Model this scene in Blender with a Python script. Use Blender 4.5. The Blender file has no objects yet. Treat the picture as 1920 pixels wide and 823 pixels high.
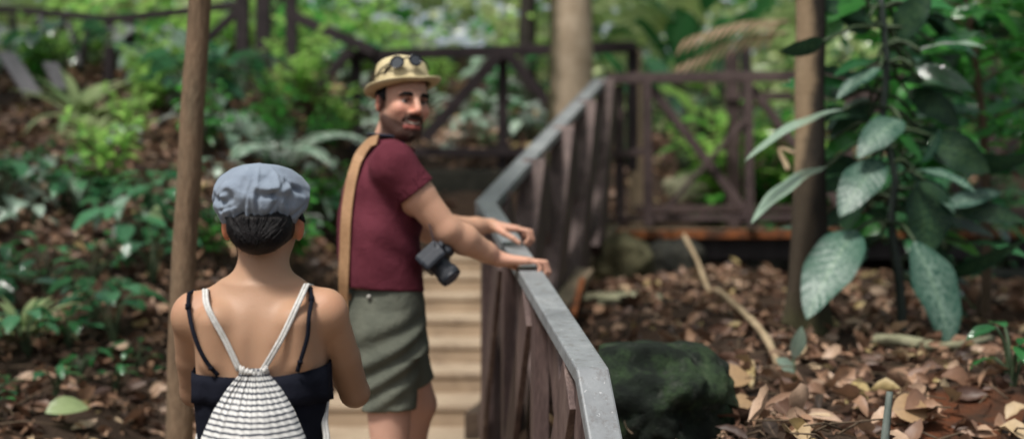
import bpy, bmesh, math, random
import numpy as np
from mathutils import Vector, Matrix, noise as mnoise

random.seed(7); rng = np.random.default_rng(11)
S = bpy.context.scene
COL = S.collection
CAMZ = 1.53; FPX = 2667.0

def P(px, py, d):
    """world point lying at depth d along the direction of a spot in the photograph"""
    return Vector(((px-960)/FPX*d, d, CAMZ-(py-411.5)/FPX*d))

# ------------------------------------------------------------------ objects
def link(o, parent=None):
    COL.objects.link(o)
    if parent is not None: o.parent = parent
    return o
def tag(o, label=None, cat=None, group=None, kind=None):
    if label: o['label'] = label
    if cat: o['category'] = cat
    if group: o['group'] = group
    if kind: o['kind'] = kind
    return o
def thing(name, label, cat, loc=(0,0,0), rz=0.0, group=None):
    o = bpy.data.objects.new(name, None); o.empty_display_size = .1
    link(o); o.location = loc; o.rotation_euler = (0,0,rz)
    return tag(o, label, cat, group)
def copy_tree(o, parent=None):
    c = o.copy(); link(c, parent)
    for ch in list(o.children): copy_tree(ch, c)
    return c

def mesh_obj(name, V, F, mat, parent=None, smooth=True, attrs=None, local=True, bevel=0):
    me = bpy.data.meshes.new(name)
    V = np.asarray(V, dtype=float).reshape(-1,3)
    F = F.tolist() if isinstance(F, np.ndarray) else F
    if parent is not None and local:
        off = np.array(parent.location); 
        pp = parent.parent
        while pp is not None: off = off + np.array(pp.location); pp = pp.parent
        V = V - off
    me.from_pydata(V.tolist(), [], F)
    me.validate(); me.update()
    if smooth: me.polygons.foreach_set('use_smooth', [True]*len(me.polygons))
    if attrs:
        for k, a in attrs.items():
            a = np.asarray(a, dtype=np.float32)
            if a.ndim == 1:
                at = me.attributes.new(k, 'FLOAT', 'POINT'); at.data.foreach_set('value', a)
            else:
                at = me.attributes.new(k, 'FLOAT_COLOR', 'POINT')
                at.data.foreach_set('color', np.hstack([a, np.ones((len(a),1),np.float32)]).ravel())
    if mat: me.materials.append(mat)
    o = link(bpy.data.objects.new(name, me), parent)
    if bevel:
        m = o.modifiers.new('bevel','BEVEL'); m.width = bevel; m.segments = 2; m.limit_method='ANGLE'
    return o

class MB:
    """collects simple solids into one mesh"""
    def __init__(s): s.V=[]; s.F=[]
    def add(s, V, F):
        n=len(s.V); s.V += [tuple(v) for v in V]; s.F += [tuple(i+n for i in f) for f in F]; return s
    def beam(s, a, b, w, h, up=(0,0,1), roll=0):
        a=Vector(a); b=Vector(b); d=(b-a).normalized(); up=Vector(up)
        side=d.cross(up)
        if side.length<1e-4: side=d.cross(Vector((0,1,0)))
        side.normalize(); u=side.cross(d).normalized()
        side=side*w/2; u=u*h/2
        V=[a-side-u,a+side-u,a+side+u,a-side+u,b-side-u,b+side-u,b+side+u,b-side+u]
        return s.add(V,[(0,1,2,3),(7,6,5,4),(0,4,5,1),(1,5,6,2),(2,6,7,3),(3,7,4,0)])
    def box(s, c, sz):
        c=Vector(c); 
        return s.beam(c-Vector((0,sz[1]/2,0)), c+Vector((0,sz[1]/2,0)), sz[0], sz[2])
    def prism(s, base, z0, z1):
        n=len(base)
        V=[(p[0],p[1],z0) for p in base]+[(p[0],p[1],z1) for p in base]
        F=[tuple(range(n-1,-1,-1)), tuple(range(n,2*n))]+[(i,(i+1)%n,n+(i+1)%n,n+i) for i in range(n)]
        return s.add(V,F)
    def tube(s, pts, rad, n=10, jit=0.0, flat=None):
        pts=[Vector(p) for p in pts]; m=len(pts)
        if not hasattr(rad,'__len__'): rad=[rad]*m
        ref=Vector((0.31,0.2,0.93)).normalized(); V=[]
        prev=None
        for i,p in enumerate(pts):
            t=(pts[min(i+1,m-1)]-pts[max(i-1,0)]).normalized()
            if prev is None:
                a=t.cross(ref)
                if a.length<.05: a=t.cross(Vector((1,0,0)))
            else: a=prev-t*prev.dot(t)
            a.normalize(); prev=a; b=t.cross(a)
            for k in range(n):
                th=2*math.pi*k/n
                r=rad[i]*(1+jit*mnoise.noise(Vector((p.x*7+math.cos(th)*1.3,p.y*7+math.sin(th)*1.3,p.z*3))))
                V.append(p+a*math.cos(th)*r+b*math.sin(th)*r*(flat or 1))
        F=[(i*n+k,i*n+(k+1)%n,(i+1)*n+(k+1)%n,(i+1)*n+k) for i in range(m-1) for k in range(n)]
        F+= [tuple(range(n-1,-1,-1)), tuple(range((m-1)*n,m*n))]
        return s.add(V,F)
    def build(s, name, mat, parent=None, smooth=False, bevel=0, attrs=None):
        return mesh_obj(name, s.V, s.F, mat, parent, smooth, attrs, bevel=bevel)

def curve_pts(ctrl, n):
    """Catmull-Rom through control points"""
    c=[Vector(p) for p in ctrl]; c=[c[0]*2-c[1]]+c+[c[-1]*2-c[-2]]; out=[]
    m=len(c)-3
    for i in range(n+1):
        t=i/n*m; k=min(int(t),m-1); u=t-k; p0,p1,p2,p3=c[k:k+4]
        out.append(.5*((2*p1)+(p2-p0)*u+(2*p0-5*p1+4*p2-p3)*u*u+(3*p1-p0-3*p2+p3)*u**3))
    return out

# ------------------------------------------------------------------ materials
def srgb(r,g,b):
    f=lambda c:(c/255/12.92 if c/255<=.04045 else ((c/255+.055)/1.055)**2.4)
    return (f(r),f(g),f(b))
class NT:
    def __init__(s,name):
        s.m=bpy.data.materials.new(name); s.m.use_nodes=True; s.t=s.m.node_tree; s.t.nodes.clear()
        s.out=s.n('ShaderNodeOutputMaterial')
    def n(s,typ,**k):
        nd=s.t.nodes.new(typ)
        for a,v in k.items():
            if a in nd.inputs: s.set(nd.inputs[a],v)
            else: setattr(nd,a,v)
        return nd
    def set(s,inp,v):
        if isinstance(v,bpy.types.NodeSocket): s.t.links.new(v,inp)
        elif isinstance(v,(tuple,list)) and len(v)==3 and inp.type=='RGBA': inp.default_value=(*v,1)
        else: inp.default_value=v
    def coord(s): return s.n('ShaderNodeTexCoord').outputs['Object']
    def noise(s,scale,detail=4,rough=.55,vec=None,dist=0):
        nd=s.n('ShaderNodeTexNoise'); nd.inputs['Scale'].default_value=scale; nd.inputs['Detail'].default_value=detail
        nd.inputs['Roughness'].default_value=rough; nd.inputs['Distortion'].default_value=dist
        s.t.links.new(vec if vec is not None else s.coord(), nd.inputs['Vector']); return nd.outputs['Fac']
    def ramp(s,fac,stops):
        nd=s.n('ShaderNodeValToRGB'); s.t.links.new(fac,nd.inputs['Fac']); e=nd.color_ramp.elements
        while len(e)<len(stops): e.new(.5)
        for el,(p,c) in zip(e,stops):
            el.position=p; el.color=(*c,1) if hasattr(c,'__len__') else (c,c,c,1)
        return nd.outputs['Color']
    def mix(s,fac,a,b,mode='MIX'):
        nd=s.n('ShaderNodeMix',data_type='RGBA',blend_type=mode)
        s.set(nd.inputs[0],fac); s.set(nd.inputs[6],a); s.set(nd.inputs[7],b); return nd.outputs[2]
    def math(s,op,a,b=0.0,clamp=False):
        nd=s.n('ShaderNodeMath',operation=op,use_clamp=clamp); s.set(nd.inputs[0],a); s.set(nd.inputs[1],b); return nd.outputs[0]
    def attr(s,name,out='Fac'): return s.n('ShaderNodeAttribute',attribute_name=name).outputs[out]
    def bump(s,h,strength=.3,dist=.01):
        nd=s.n('ShaderNodeBump'); s.set(nd.inputs['Height'],h); nd.inputs['Strength'].default_value=strength; nd.inputs['Distance'].default_value=dist
        return nd.outputs['Normal']
    def bsdf(s,color,rough=.6,spec=.4,normal=None,sss=0,metal=0,sheen=0):
        b=s.n('ShaderNodeBsdfPrincipled'); s.set(b.inputs['Base Color'],color); s.set(b.inputs['Roughness'],rough)
        s.set(b.inputs['Specular IOR Level'],spec); s.set(b.inputs['Metallic'],metal)
        if normal is not None: s.set(b.inputs['Normal'],normal)
        if sss:
            b.inputs['Subsurface Weight'].default_value=sss; b.inputs['Subsurface Radius'].default_value=(.9,.35,.2); b.inputs['Subsurface Scale'].default_value=.012
        if sheen: b.inputs['Sheen Weight'].default_value=sheen
        return b.outputs['BSDF']
    def done(s,sh): s.t.links.new(sh,s.out.inputs['Surface']); return s.m

def mat_leaf(name, dark, light, rough=.35, transl=.35, spots=None, spec=.6, midrib=None, backc=None):
    t=NT(name); r=t.attr('rnd'); ls=t.attr('ls'); lt=t.attr('lt')
    c=t.ramp(r,[(0,dark),(.55,tuple((a+b)/2 for a,b in zip(dark,light))),(1,light)])
    n=t.noise(35,3)
    c=t.mix(t.math('MULTIPLY',n,.45),c,tuple(x*.45 for x in dark))
    if spots:
        sp=t.noise(75,5,.7); inner=t.math('SUBTRACT',1.0,t.math('MULTIPLY',t.math('ABSOLUTE',ls),.9))
        f=t.math('MULTIPLY',t.math('MULTIPLY',t.ramp(sp,[(.42,0),(.56,1)]),inner),1.0,True)
        c=t.mix(f,c,spots)
    # side veins and midrib
    a=t.math('ABSOLUTE',ls)
    rib=t.math('LESS_THAN',a,.06)
    c=t.mix(t.math('MULTIPLY',rib,.6),c,midrib or light)
    v=t.n('ShaderNodeTexWave',wave_type='BANDS'); v.inputs['Scale'].default_value=3.2
    cmb=t.n('ShaderNodeCombineXYZ'); t.set(cmb.inputs[0],t.math('SUBTRACT',lt,t.math('MULTIPLY',a,.18))); t.t.links.new(cmb.outputs[0],v.inputs['Vector'])
    nm=t.bump(t.math('ADD',t.math('MULTIPLY',v.outputs['Fac'],.5),n),.35,.006)
    b=t.bsdf(c,rough,spec,nm)
    tr=t.n('ShaderNodeBsdfTranslucent'); t.set(tr.inputs['Color'],t.mix(.5,c,tuple(min(1,x*2.2) for x in light)))
    mx=t.n('ShaderNodeMixShader'); mx.inputs[0].default_value=transl
    t.t.links.new(b,mx.inputs[1]); t.t.links.new(tr.outputs[0],mx.inputs[2])
    return t.done(mx.outputs[0])

def mat_noise(name, c1, c2, scale=8, rough=.7, bump=.2, bscale=60, spec=.3, c3=None, dist=.01, stretch=None):
    t=NT(name); co=t.coord()
    if stretch:
        mp=t.n('ShaderNodeMapping'); t.t.links.new(co,mp.inputs['Vector']); mp.inputs['Scale'].default_value=stretch; co=mp.outputs[0]
    n=t.noise(scale,5,.6,co); st=[(.3,c1),(.7,c2)]
    if c3: st=[(.25,c1),(.5,c2),(.75,c3)]
    c=t.ramp(n,st); n2=t.noise(bscale,4,.6,co)
    c=t.mix(t.math('MULTIPLY',t.ramp(n2,[(.35,1),(.65,0)]),.35),c,tuple(x*.5 for x in c1))
    return t.done(t.bsdf(c,rough,spec,t.bump(n2,bump,dist)))

M={}
M['soil']=None
def mk_soil():
    t=NT('forest_soil'); co=t.coord()
    c=t.ramp(t.noise(3,6,.65),[(.3,(.022,.015,.011)),(.55,(.05,.032,.022)),(.75,(.085,.05,.03))])
    # reddish soil shows through low on the right
    sx=t.n('ShaderNodeSeparateXYZ'); t.t.links.new(co,sx.inputs[0])
    d2=t.math('ADD',t.math('POWER',t.math('MULTIPLY',t.math('SUBTRACT',sx.outputs[0],1.40),2.4),2.0),t.math('POWER',t.math('MULTIPLY',t.math('SUBTRACT',sx.outputs[1],4.35),1.3),2.0))
    f=t.math('SUBTRACT',1.0,d2,True); f=t.math('MULTIPLY',f,t.ramp(t.noise(9,4),[(.35,0),(.6,1)]))
    c=t.mix(f,c,(.14,.045,.018))
    return t.done(t.bsdf(c,.9,.15,t.bump(t.noise(40,6,.7),.8,.03)))
M['soil']=mk_soil()
M['paint_wood']=mat_noise('weathered_purple_brown_wood',(.05,.033,.031),(.115,.077,.07),5,.6,.3,40,.25,c3=(.20,.145,.125),stretch=(3,3,.6))
M['tan_wood']=mat_noise('pale_bare_wood',(.2,.15,.1),(.33,.25,.17),7,.75,.25,50,.2,stretch=(3,3,.6))
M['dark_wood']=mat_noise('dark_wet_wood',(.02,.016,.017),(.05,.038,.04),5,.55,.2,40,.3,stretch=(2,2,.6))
def mk_rail():
    t=NT('worn_grey_rail_paint')
    c=t.ramp(t.noise(6,6,.7),[(.3,(.14,.148,.155)),(.55,(.21,.222,.23)),(.78,(.34,.35,.355))])
    w=t.ramp(t.noise(38,6,.75),[(.52,0),(.62,1)]); c=t.mix(t.math('MULTIPLY',w,.5),c,(.11,.10,.095))
    w2=t.ramp(t.noise(90,3,.6),[(.66,0),(.7,1)]); c=t.mix(t.math('MULTIPLY',w2,.5),c,(.5,.5,.5))
    return t.done(t.bsdf(c,.5,.4,t.bump(t.noise(60,5,.7),.25,.004)))
M['rail']=mk_rail()
def mk_step(nm,a,b,st):
    t=NT(nm); c=t.ramp(t.noise(4,5,.6),[(.3,a),(.7,b)])
    w=t.ramp(t.noise(5,6,.7),[(.52,0),(.72,1)]); c=t.mix(t.math('MULTIPLY',w,st),c,(.10,.07,.05))
    c=t.mix(t.math('MULTIPLY',t.ramp(t.noise(70,4,.7),[(.5,0),(.7,1)]),.3),c,(.5,.38,.26))
    return t.done(t.bsdf(c,.8,.2,t.bump(t.noise(80,5,.7),.35,.006)))
M['riser']=mk_step('tan_step_riser',(.29,.215,.145),(.39,.295,.205),.6)
M['tread']=mk_step('pale_step_tread',(.31,.235,.165),(.40,.315,.23),.55)
def mk_edge():
    t=NT('rusty_orange_beam'); c=t.ramp(t.noise(6,5,.7),[(.38,(.05,.025,.016)),(.52,(.22,.07,.022)),(.75,(.42,.15,.05))])
    return t.done(t.bsdf(c,.6,.3,t.bump(t.noise(50,4),.2,.005)))
M['edge']=mk_edge()
M['bark']=mat_noise('brown_slim_bark',(.08,.055,.035),(.2,.135,.085),7,.85,.9,45,.15,c3=(.15,.115,.075),stretch=(2,2,.5))
M['bark_dark']=mat_noise('dark_wet_bark',(.016,.014,.012),(.05,.04,.032),7,.8,.5,40,.2,stretch=(2,2,.5))
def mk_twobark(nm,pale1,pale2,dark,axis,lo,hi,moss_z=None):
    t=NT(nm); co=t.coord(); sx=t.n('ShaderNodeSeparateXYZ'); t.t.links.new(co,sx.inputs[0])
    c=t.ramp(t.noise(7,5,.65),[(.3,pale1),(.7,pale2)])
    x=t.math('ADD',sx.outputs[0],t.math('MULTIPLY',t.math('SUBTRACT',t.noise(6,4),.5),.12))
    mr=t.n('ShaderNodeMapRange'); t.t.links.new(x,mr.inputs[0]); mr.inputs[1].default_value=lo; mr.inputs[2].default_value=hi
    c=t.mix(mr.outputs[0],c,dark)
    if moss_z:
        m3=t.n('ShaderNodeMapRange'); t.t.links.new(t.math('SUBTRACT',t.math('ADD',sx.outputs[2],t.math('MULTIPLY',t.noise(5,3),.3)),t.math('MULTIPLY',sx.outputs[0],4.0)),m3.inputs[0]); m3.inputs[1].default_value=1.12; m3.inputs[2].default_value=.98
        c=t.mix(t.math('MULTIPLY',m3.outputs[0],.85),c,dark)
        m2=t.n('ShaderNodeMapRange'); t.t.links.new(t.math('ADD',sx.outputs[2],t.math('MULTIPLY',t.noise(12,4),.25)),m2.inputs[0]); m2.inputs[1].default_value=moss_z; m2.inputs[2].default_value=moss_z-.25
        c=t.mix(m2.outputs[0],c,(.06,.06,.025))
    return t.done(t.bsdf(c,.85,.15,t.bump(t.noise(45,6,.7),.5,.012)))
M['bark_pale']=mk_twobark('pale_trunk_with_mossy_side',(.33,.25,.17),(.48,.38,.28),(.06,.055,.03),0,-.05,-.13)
M['bark_half']=mk_twobark('tan_trunk_with_dark_side',(.2,.14,.085),(.3,.22,.14),(.026,.022,.018),0,.0,.035,.35)  # darker towards the right side and lower down, mossy at the foot
def mk_moss():
    t=NT('mossy_rock'); c=t.ramp(t.noise(6,6,.7),[(.32,(.010,.012,.011)),(.48,(.02,.028,.02)),(.6,(.045,.075,.036)),(.74,(.13,.16,.095))])
    c=t.mix(t.ramp(t.noise(14,5,.7),[(.56,0),(.7,.7)]),c,(.10,.11,.09))
    return t.done(t.bsdf(c,.9,.15,t.bump(t.noise(60,8,.75),.9,.03)))
M['moss']=mk_moss()
M['stone']=mat_noise('pale_lichen_stone',(.12,.115,.075),(.24,.235,.15),6,.9,.5,30,.15,c3=(.3,.28,.2),dist=.02)
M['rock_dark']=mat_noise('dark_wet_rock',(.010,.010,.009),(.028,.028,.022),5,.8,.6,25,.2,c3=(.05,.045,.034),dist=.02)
M['brick']=mat_noise('stained_brick',(.05,.04,.032),(.13,.09,.065),9,.85,.4,50,.15)
M['stick']=mat_noise('pale_dry_branch',(.25,.18,.11),(.42,.33,.21),12,.8,.3,60,.2)
M['stem']=mat_noise('green_stem',(.03,.05,.025),(.06,.09,.04),10,.6,.2,50,.3)
M['stem_dark']=mat_noise('dark_cane_stem',(.012,.018,.014),(.035,.05,.04),10,.5,.2,50,.35)
M['stem_brown']=mat_noise('brown_twig',(.07,.05,.03),(.13,.09,.06),10,.8,.2,50,.2)
def mat_litter(name, stops):
    t=NT(name); c=t.ramp(t.attr('rnd'),stops); n=t.noise(60,4,.6)
    c=t.mix(t.math('MULTIPLY',n,.5),c,(.03,.02,.014))
    a=t.math('ABSOLUTE',t.attr('ls')); c=t.mix(t.math('MULTIPLY',t.math('LESS_THAN',a,.07),.4),c,(.22,.15,.10))
    b=t.bsdf(c,.5,.4,t.bump(n,.4,.004)); tr=t.n('ShaderNodeBsdfTranslucent'); t.set(tr.inputs['Color'],c)
    mx=t.n('ShaderNodeMixShader'); mx.inputs[0].default_value=.12; t.t.links.new(b,mx.inputs[1]); t.t.links.new(tr.outputs[0],mx.inputs[2])
    return t.done(mx.outputs[0])
M['litter']=mat_litter('dry_fallen_leaves',[(0,(.03,.018,.013)),(.25,(.09,.046,.032)),(.5,(.24,.13,.08)),(.75,(.44,.265,.165)),(.9,(.58,.42,.30)),(1,(.45,.34,.15))])
M['tanleaf']=mat_litter('tan_fallen_leaf',[(0,(.36,.22,.11)),(1,(.48,.32,.17))])
# living leaves
M['lf_deep']=mat_leaf('deep_green_glossy_leaf',(.006,.04,.016),(.055,.23,.07),.15,.3,spec=1.)
M['lf_teal']=mat_leaf('bluish_green_glossy_leaf',(.008,.045,.02),(.08,.26,.11),.14,.25,spec=1.)
M['lf_mid']=mat_leaf('mid_green_leaf',(.010,.075,.018),(.09,.36,.06),.2,.4,spec=.9)
M['lf_bright']=mat_leaf('bright_yellow_green_leaf',(.07,.27,.04),(.30,.56,.12),.35,.5,spec=.6)
M['lf_pale']=mat_leaf('pale_green_leaf',(.16,.28,.10),(.40,.50,.24),.35,.4,spec=.6)
M['lf_silver_glint']=mat_leaf('silvery_leaf_painted_glints',(.13,.25,.16),(.50,.62,.50),.18,.25,spec=1.)  # silvery green, made paler so white glints sit in the colour
M['lf_dieff']=mat_leaf('mottled_silver_green_leaf',(.008,.045,.028),(.03,.105,.07),.42,.2,spots=(.19,.28,.22),spec=.45,midrib=(.16,.25,.17))
M['lf_dieffd']=mat_leaf('dark_glossy_leaf',(.006,.024,.015),(.02,.06,.032),.45,.15,spots=(.05,.10,.04),spec=.25)
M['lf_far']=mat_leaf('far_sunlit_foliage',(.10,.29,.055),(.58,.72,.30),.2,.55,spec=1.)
M['lf_dry']=mat_leaf('dried_pinkish_frond',(.32,.2,.13),(.5,.36,.25),.6,.3,spec=.2)
# ================================================================== TERRAIN
def sstep(a,b,x): 
    t=np.clip((x-a)/(b-a),0,1); return t*t*(3-2*t)
LY=[-6,0,3,4,5,6.5,8,10,12,16,22,40,90]; LZ=[.1,.3,.5,.62,.74,1.03,1.5,2.1,2.62,3.3,4.1,6,9]
MY=[-6,0,3,6,9,11.2,12.1,13,16,22,40,90]; MZ=[0,0,.2,.5,1.1,1.35,2.0,2.25,3.0,4.0,6,9]
RY=[-6,0,3,4,5,6,7,8,9,10.5,11.6,12.4,13,14,18,24,40,90]; RZ=[.1,.2,.6,.87,.93,.99,1.05,1.1,1.12,1.10,1.2,1.5,1.8,2.05,2.7,3.5,6,9]
XRY=[-6,0,3.2,3.5,6.4,10.6,11.4]; XR=[.25,.25,.22,.17,-.14,.60,.75]
XLY=[-6,0,3,5,6.4,7.2,10.6,11.4]; XL=[-1.6,-1.5,-1.25,-1.02,-1.15,-1.1,-.55,-.5]
LOW=[(3.7,.115),(4.3,.23),(4.88,.345),(5.5,.455)]
UP=[(7.4+.5*k,.57+.115*k) for k in range(8)]
def path_z(y):
    z=np.zeros_like(y)
    for d,h in LOW: z=np.where(y>=d,h,z)
    for d,h in UP: z=np.where(y>=d,h,z)
    return z
def ground(x,y):
    x=np.asarray(x,float); y=np.asarray(y,float)
    l=np.interp(y,LY,LZ); m=np.interp(y,MY,MZ); r=np.interp(y,RY,RZ)
    t1=sstep(-1.9,-1.0,x); t2=sstep(.1,.75,x)
    z=l*(1-t1)+m*t1; z=z*(1-t2)+r*t2
    z=z+.035*np.sin(x*3.1+y*1.7)+.03*np.sin(x*5.3-y*4.1+1)+.02*np.sin(x*11+y*7)
    # far sides of the valley
    z=z+.05*np.clip(np.abs(x)-6,0,30)
    xl=np.interp(y,XLY,XL); xr=np.interp(y,XRY,XR)
    mask=sstep(xl-.22,xl+.02,x)*(1-sstep(xr-.02,xr+.2,x))*(1-sstep(11.35,11.6,y))
    pz=path_z(y)-.10*(y>3.6)
    return z*(1-mask)+pz*mask
def gz(x,y): return float(ground(x,y))
def hit(px,py,dmin=2.2,dmax=45):
    """where the line of sight of a photograph spot meets the ground"""
    d=np.arange(dmin,dmax,.03); x=(px-960)/FPX*d; z=CAMZ-(py-411.5)/FPX*d
    i=np.argmax(ground(x,d)>=z)
    return Vector((x[i],d[i],float(ground(x[i],d[i]))))

def grid_ground():
    ys=np.concatenate([np.linspace(-6,2,14),np.arange(2.1,13,.07),np.linspace(13.1,24,60),np.linspace(25,140,40)])
    xs=np.concatenate([-np.geomspace(110,4.1,30),np.arange(-4,5,.07),np.geomspace(5.1,110,30)])
    X,Y=np.meshgrid(xs,ys); Z=ground(X,Y)
    n=len(xs); V=np.stack([X,Y,Z],-1).reshape(-1,3)
    i=np.arange((len(ys)-1)*(n-1)); a=(i//(n-1))*n+i%(n-1)
    F=np.stack([a,a+1,a+n+1,a+n],-1)
    tag(mesh_obj('ground',V,F,M['soil']),kind='structure')
grid_ground()
# path of trodden earth at the foot of the stairs and on the landing
def path_sheet(y0,y1,z,nm):
    ys=np.linspace(y0,y1,16); m=MB(); V=[];F=[]
    for i,y in enumerate(ys):
        for t in (0,.5,1): V.append((np.interp(y,XLY,XL)*(1-t)+np.interp(y,XRY,XR)*t,y,z))
    for i in range(15):
        for k in range(2): a=i*3+k; F.append((a,a+1,a+4,a+3))
    return mesh_obj(nm,V,F,M['riser'])
tag(path_sheet(-6,3.66,.006,'path'),kind='structure')

# ================================================================== STAIRS
st=thing('garden_stairs','straight flight of pale tan steps climbing between the man and the grey railing','stairs',(-.5,3.7,0))
def step(d0,d1,z,zprev):
    def xs(d): return float(np.interp(d,XLY,XL)), float(np.interp(d,XRY,XR))
    a=xs(d0); b=xs(d1)
    m=MB(); m.prism([(a[0],d0-.010),(a[1]-.03,d0-.010),(b[1]-.03,d1),(b[0],d1)],z-.035,z); m.build('tread',M['tread'],st,bevel=.006)
    m=MB(); m.prism([(a[0]+.01,d0),(a[1]-.04,d0),(b[1]-.04,d1-.03),(b[0]+.01,d1-.03)],zprev-.05,z-.037); m.build('riser',M['riser'],st)
lv=LOW+UP; 
for i,(d,z) in enumerate(lv):
    nd=lv[i+1][0] if i+1<len(lv) else 11.55
    step(d,nd,z,lv[i-1][1] if i else 0)
# brick end blocks on the right of the stairs
bp=thing('brick_kerb','low stained brick kerb stepping up the right edge of the stairs','kerb',(-.2,7,0))
for d,z,w in ((6.95,.50,.16),(7.5,.61,.13),(8.0,.72,.11)):
    xr=float(np.interp(d,XRY,XR)); m=MB(); m.prism([(xr-.03-w,d),(xr-.02,d),(xr+.05,d+.4),(xr-.03-w+.06,d+.4)],z-.2,z+.09); m.build('brick_block',M['brick'],bp,bevel=.008)

# ================================================================== STAIR RAILING
sr=thing('stair_railing','grey topped stair railing with purple brown crossed boards the man is leaning on','railing',(.17,3.4,0))
A0=Vector((.335,2.75,.30)); A=Vector((.2,3.52,1.163)); B=Vector((-.112,6.4,1.610)); C=Vector((.668,10.5,2.577))
RW=.082
def handrail():
    pts=[A0,A,B,C]; V=[];F=[]
    for i,p in enumerate(pts):
        dirs=[]
        if i>0: dirs.append((p-pts[i-1]).normalized())
        if i<3: dirs.append((pts[i+1]-p).normalized())
        d=sum(dirs,Vector()).normalized(); side=d.cross(Vector((0,0,1))).normalized()
        if len(dirs)==2:
            a=dirs[0].cross(Vector((0,0,1))).normalized(); b=dirs[1].cross(Vector((0,0,1))).normalized()
            side=(a+b).normalized(); side/=max(.6,side.dot(a))
        up=side.cross(d).normalized()
        for s,u in ((-1,-1),(1,-1),(1,0),(-1,0)): V.append(p+side*s*RW/2+up*(.045 if u<0 else 0)*-1)
    for i in range(3):
        for k in range(4): F.append((i*4+k,i*4+(k+1)%4,(i+1)*4+(k+1)%4,(i+1)*4+k))
    F+= [(3,2,1,0),(12,13,14,15)]
    mesh_obj('handrail',V,F,M['rail'],sr,smooth=False,bevel=.006)
handrail()
def vboard(p0,p1,w,th,nm,mat=None,parent=None,along=None):
    """flat board from p0 to p1, its broad face parallel to the rail direction"""
    m=MB(); d=(Vector(p1)-Vector(p0)).normalized(); al=Vector(along).normalized(); nrm=d.cross(al).normalized()
    m.beam(p0,p1,th,w,up=al); return m.build(nm,mat or M['paint_wood'],parent,bevel=.003)
def infill(a,b,hb,n,parent,off,diag=True,w=.10,th=.022,mats=None,h0=.10,up=True):
    """posts and crossing boards under a sloping rail from a to b"""
    al=(b-a); side=al.cross(Vector((0,0,1))).normalized()
    for i in range(n+1):
        p=a.lerp(b,i/n)+side*off; vboard(p-Vector((0,0,hb)),p-Vector((0,0,.047)),.09,.05,'post',None,parent,al)
    for i in range(n):
        p=a.lerp(b,(i+.08)/n); q=a.lerp(b,(i+.92)/n)
        s1=side*(off+.030); s2=side*(off-.030)
        vboard(p+s1-Vector((0,0,hb-h0)),q+s1-Vector((0,0,.085)),w,th,'crossed_board',None,parent,al)
        vboard(q+s2-Vector((0,0,hb-h0)),p+s2-Vector((0,0,.085)),w,th,'crossed_board',None,parent,al)
        c=a.lerp(b,(i+.5)/n)+side*(off+.0)
        if up: vboard(c-Vector((0,0,hb-.02)),c-Vector((0,0,.05)),w,.03,'upright_board',None,parent,al)
infill(A.lerp(B,.035),B,1.12,3,sr,0.0,w=.17,up=False)
infill(B.lerp(C,.03),C,1.18,4,sr,0.02,w=.26,th=.12,up=False)
m=MB(); sd_=(C-B).cross(Vector((0,0,1))).normalized(); m.beam(B-sd_*.046+Vector((0,0,-.055)),C-sd_*.046+Vector((0,0,-.055)),.012,.115); m.build('side_board',M['rail'],sr,bevel=.003)
# boards closing the steep foot of the rail
al=A-A0
for t in (.15,.45,.75): 
    p=A0.lerp(A,t); vboard(Vector((p.x,p.y,.02)),p-Vector((0,0,.17)),.10,.03,'upright_board',None,sr,(0,1,0))
# end post and pale braces at the top of the stair
m=MB(); m.beam((C.x,C.y+.02,1.42),(C.x,C.y+.02,2.53),.09,.09); m.build('end_post',M['paint_wood'],sr,bevel=.004)
m=MB(); m.beam(P(1150,425,10.4),P(1078,512,9.2),.09,.05); m.build('brace',M['tan_wood'],sr,bevel=.004)
br=thing('loose_plank','short pale plank propped between the railing and the flat stone','plank',P(1085,520,8.2))
m=MB(); m.beam(P(1098,508,8.3),P(1050,572,7.4),.10,.035); m.build('board',M['tan_wood'],br,bevel=.004)
bo=thing('orange_stake','thin orange brown stake leaning beside the pale plank','stake',P(1078,590,7.0))
m=MB(); m.beam(P(1092,525,7.2),P(1075,592,6.9),.03,.03); m.build('stake',M['edge'],bo,bevel=.003)

# ================================================================== WALKWAY
DZ=1.455
wk=thing('wooden_walkway','raised plank walkway with a rusty orange edge beam crossing on the right','walkway',(.7,10.6,1.4))
m=MB()
for k in range(9): m.beam((.72,10.66+.145*k,DZ-.018),(7.2,10.66+.145*k,DZ-.018),.135,.03)
m.build('deck_boards',M['tan_wood'],wk,bevel=.003)
m=MB(); m.beam((.79,10.58,DZ-.035),(2.10,10.58,DZ-.03),.05,.065); m.build('edge_beam',M['edge'],wk,bevel=.004)
m=MB(); m.beam((2.12,10.585,DZ-.03),(7.2,10.585,DZ-.02),.05,.065); m.build('edge_beam',M['edge'],wk,bevel=.004)
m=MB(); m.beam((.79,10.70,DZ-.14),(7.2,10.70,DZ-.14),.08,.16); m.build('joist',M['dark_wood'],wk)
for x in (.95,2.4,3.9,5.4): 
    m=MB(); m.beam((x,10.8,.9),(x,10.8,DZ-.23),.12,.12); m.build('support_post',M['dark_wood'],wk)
fr=thing('walkway_railing','front railing of the walkway with long diagonal braces, joined to the grey stair rail','railing',(.75,10.55,DZ))
D=10.52; W=mat_noise('dark_reddish_brown_wood',(.05,.033,.033),(.12,.083,.078),5,.6,.2,40,.25)
def bar(par,nm,a,b,w,h,mat=None): 
    mm=MB(); mm.beam(a,b,w*1.15,h*1.15); return mm.build(nm,mat or W,par,bevel=.004)
def Q(px,py,d=D): return P(px,py,d)
bar(fr,'top_rail',Q(1136,148),Q(1500,143),.06,.065); bar(fr,'top_rail',Q(1501,143),Q(2200,139),.06,.065)
bar(fr,'bottom_rail',Q(1166,409,10.55),Q(2200,404,10.55),.04,.04)
bar(fr,'mid_rail',Q(1150,290),Q(1213,284),.05,.045)
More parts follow.
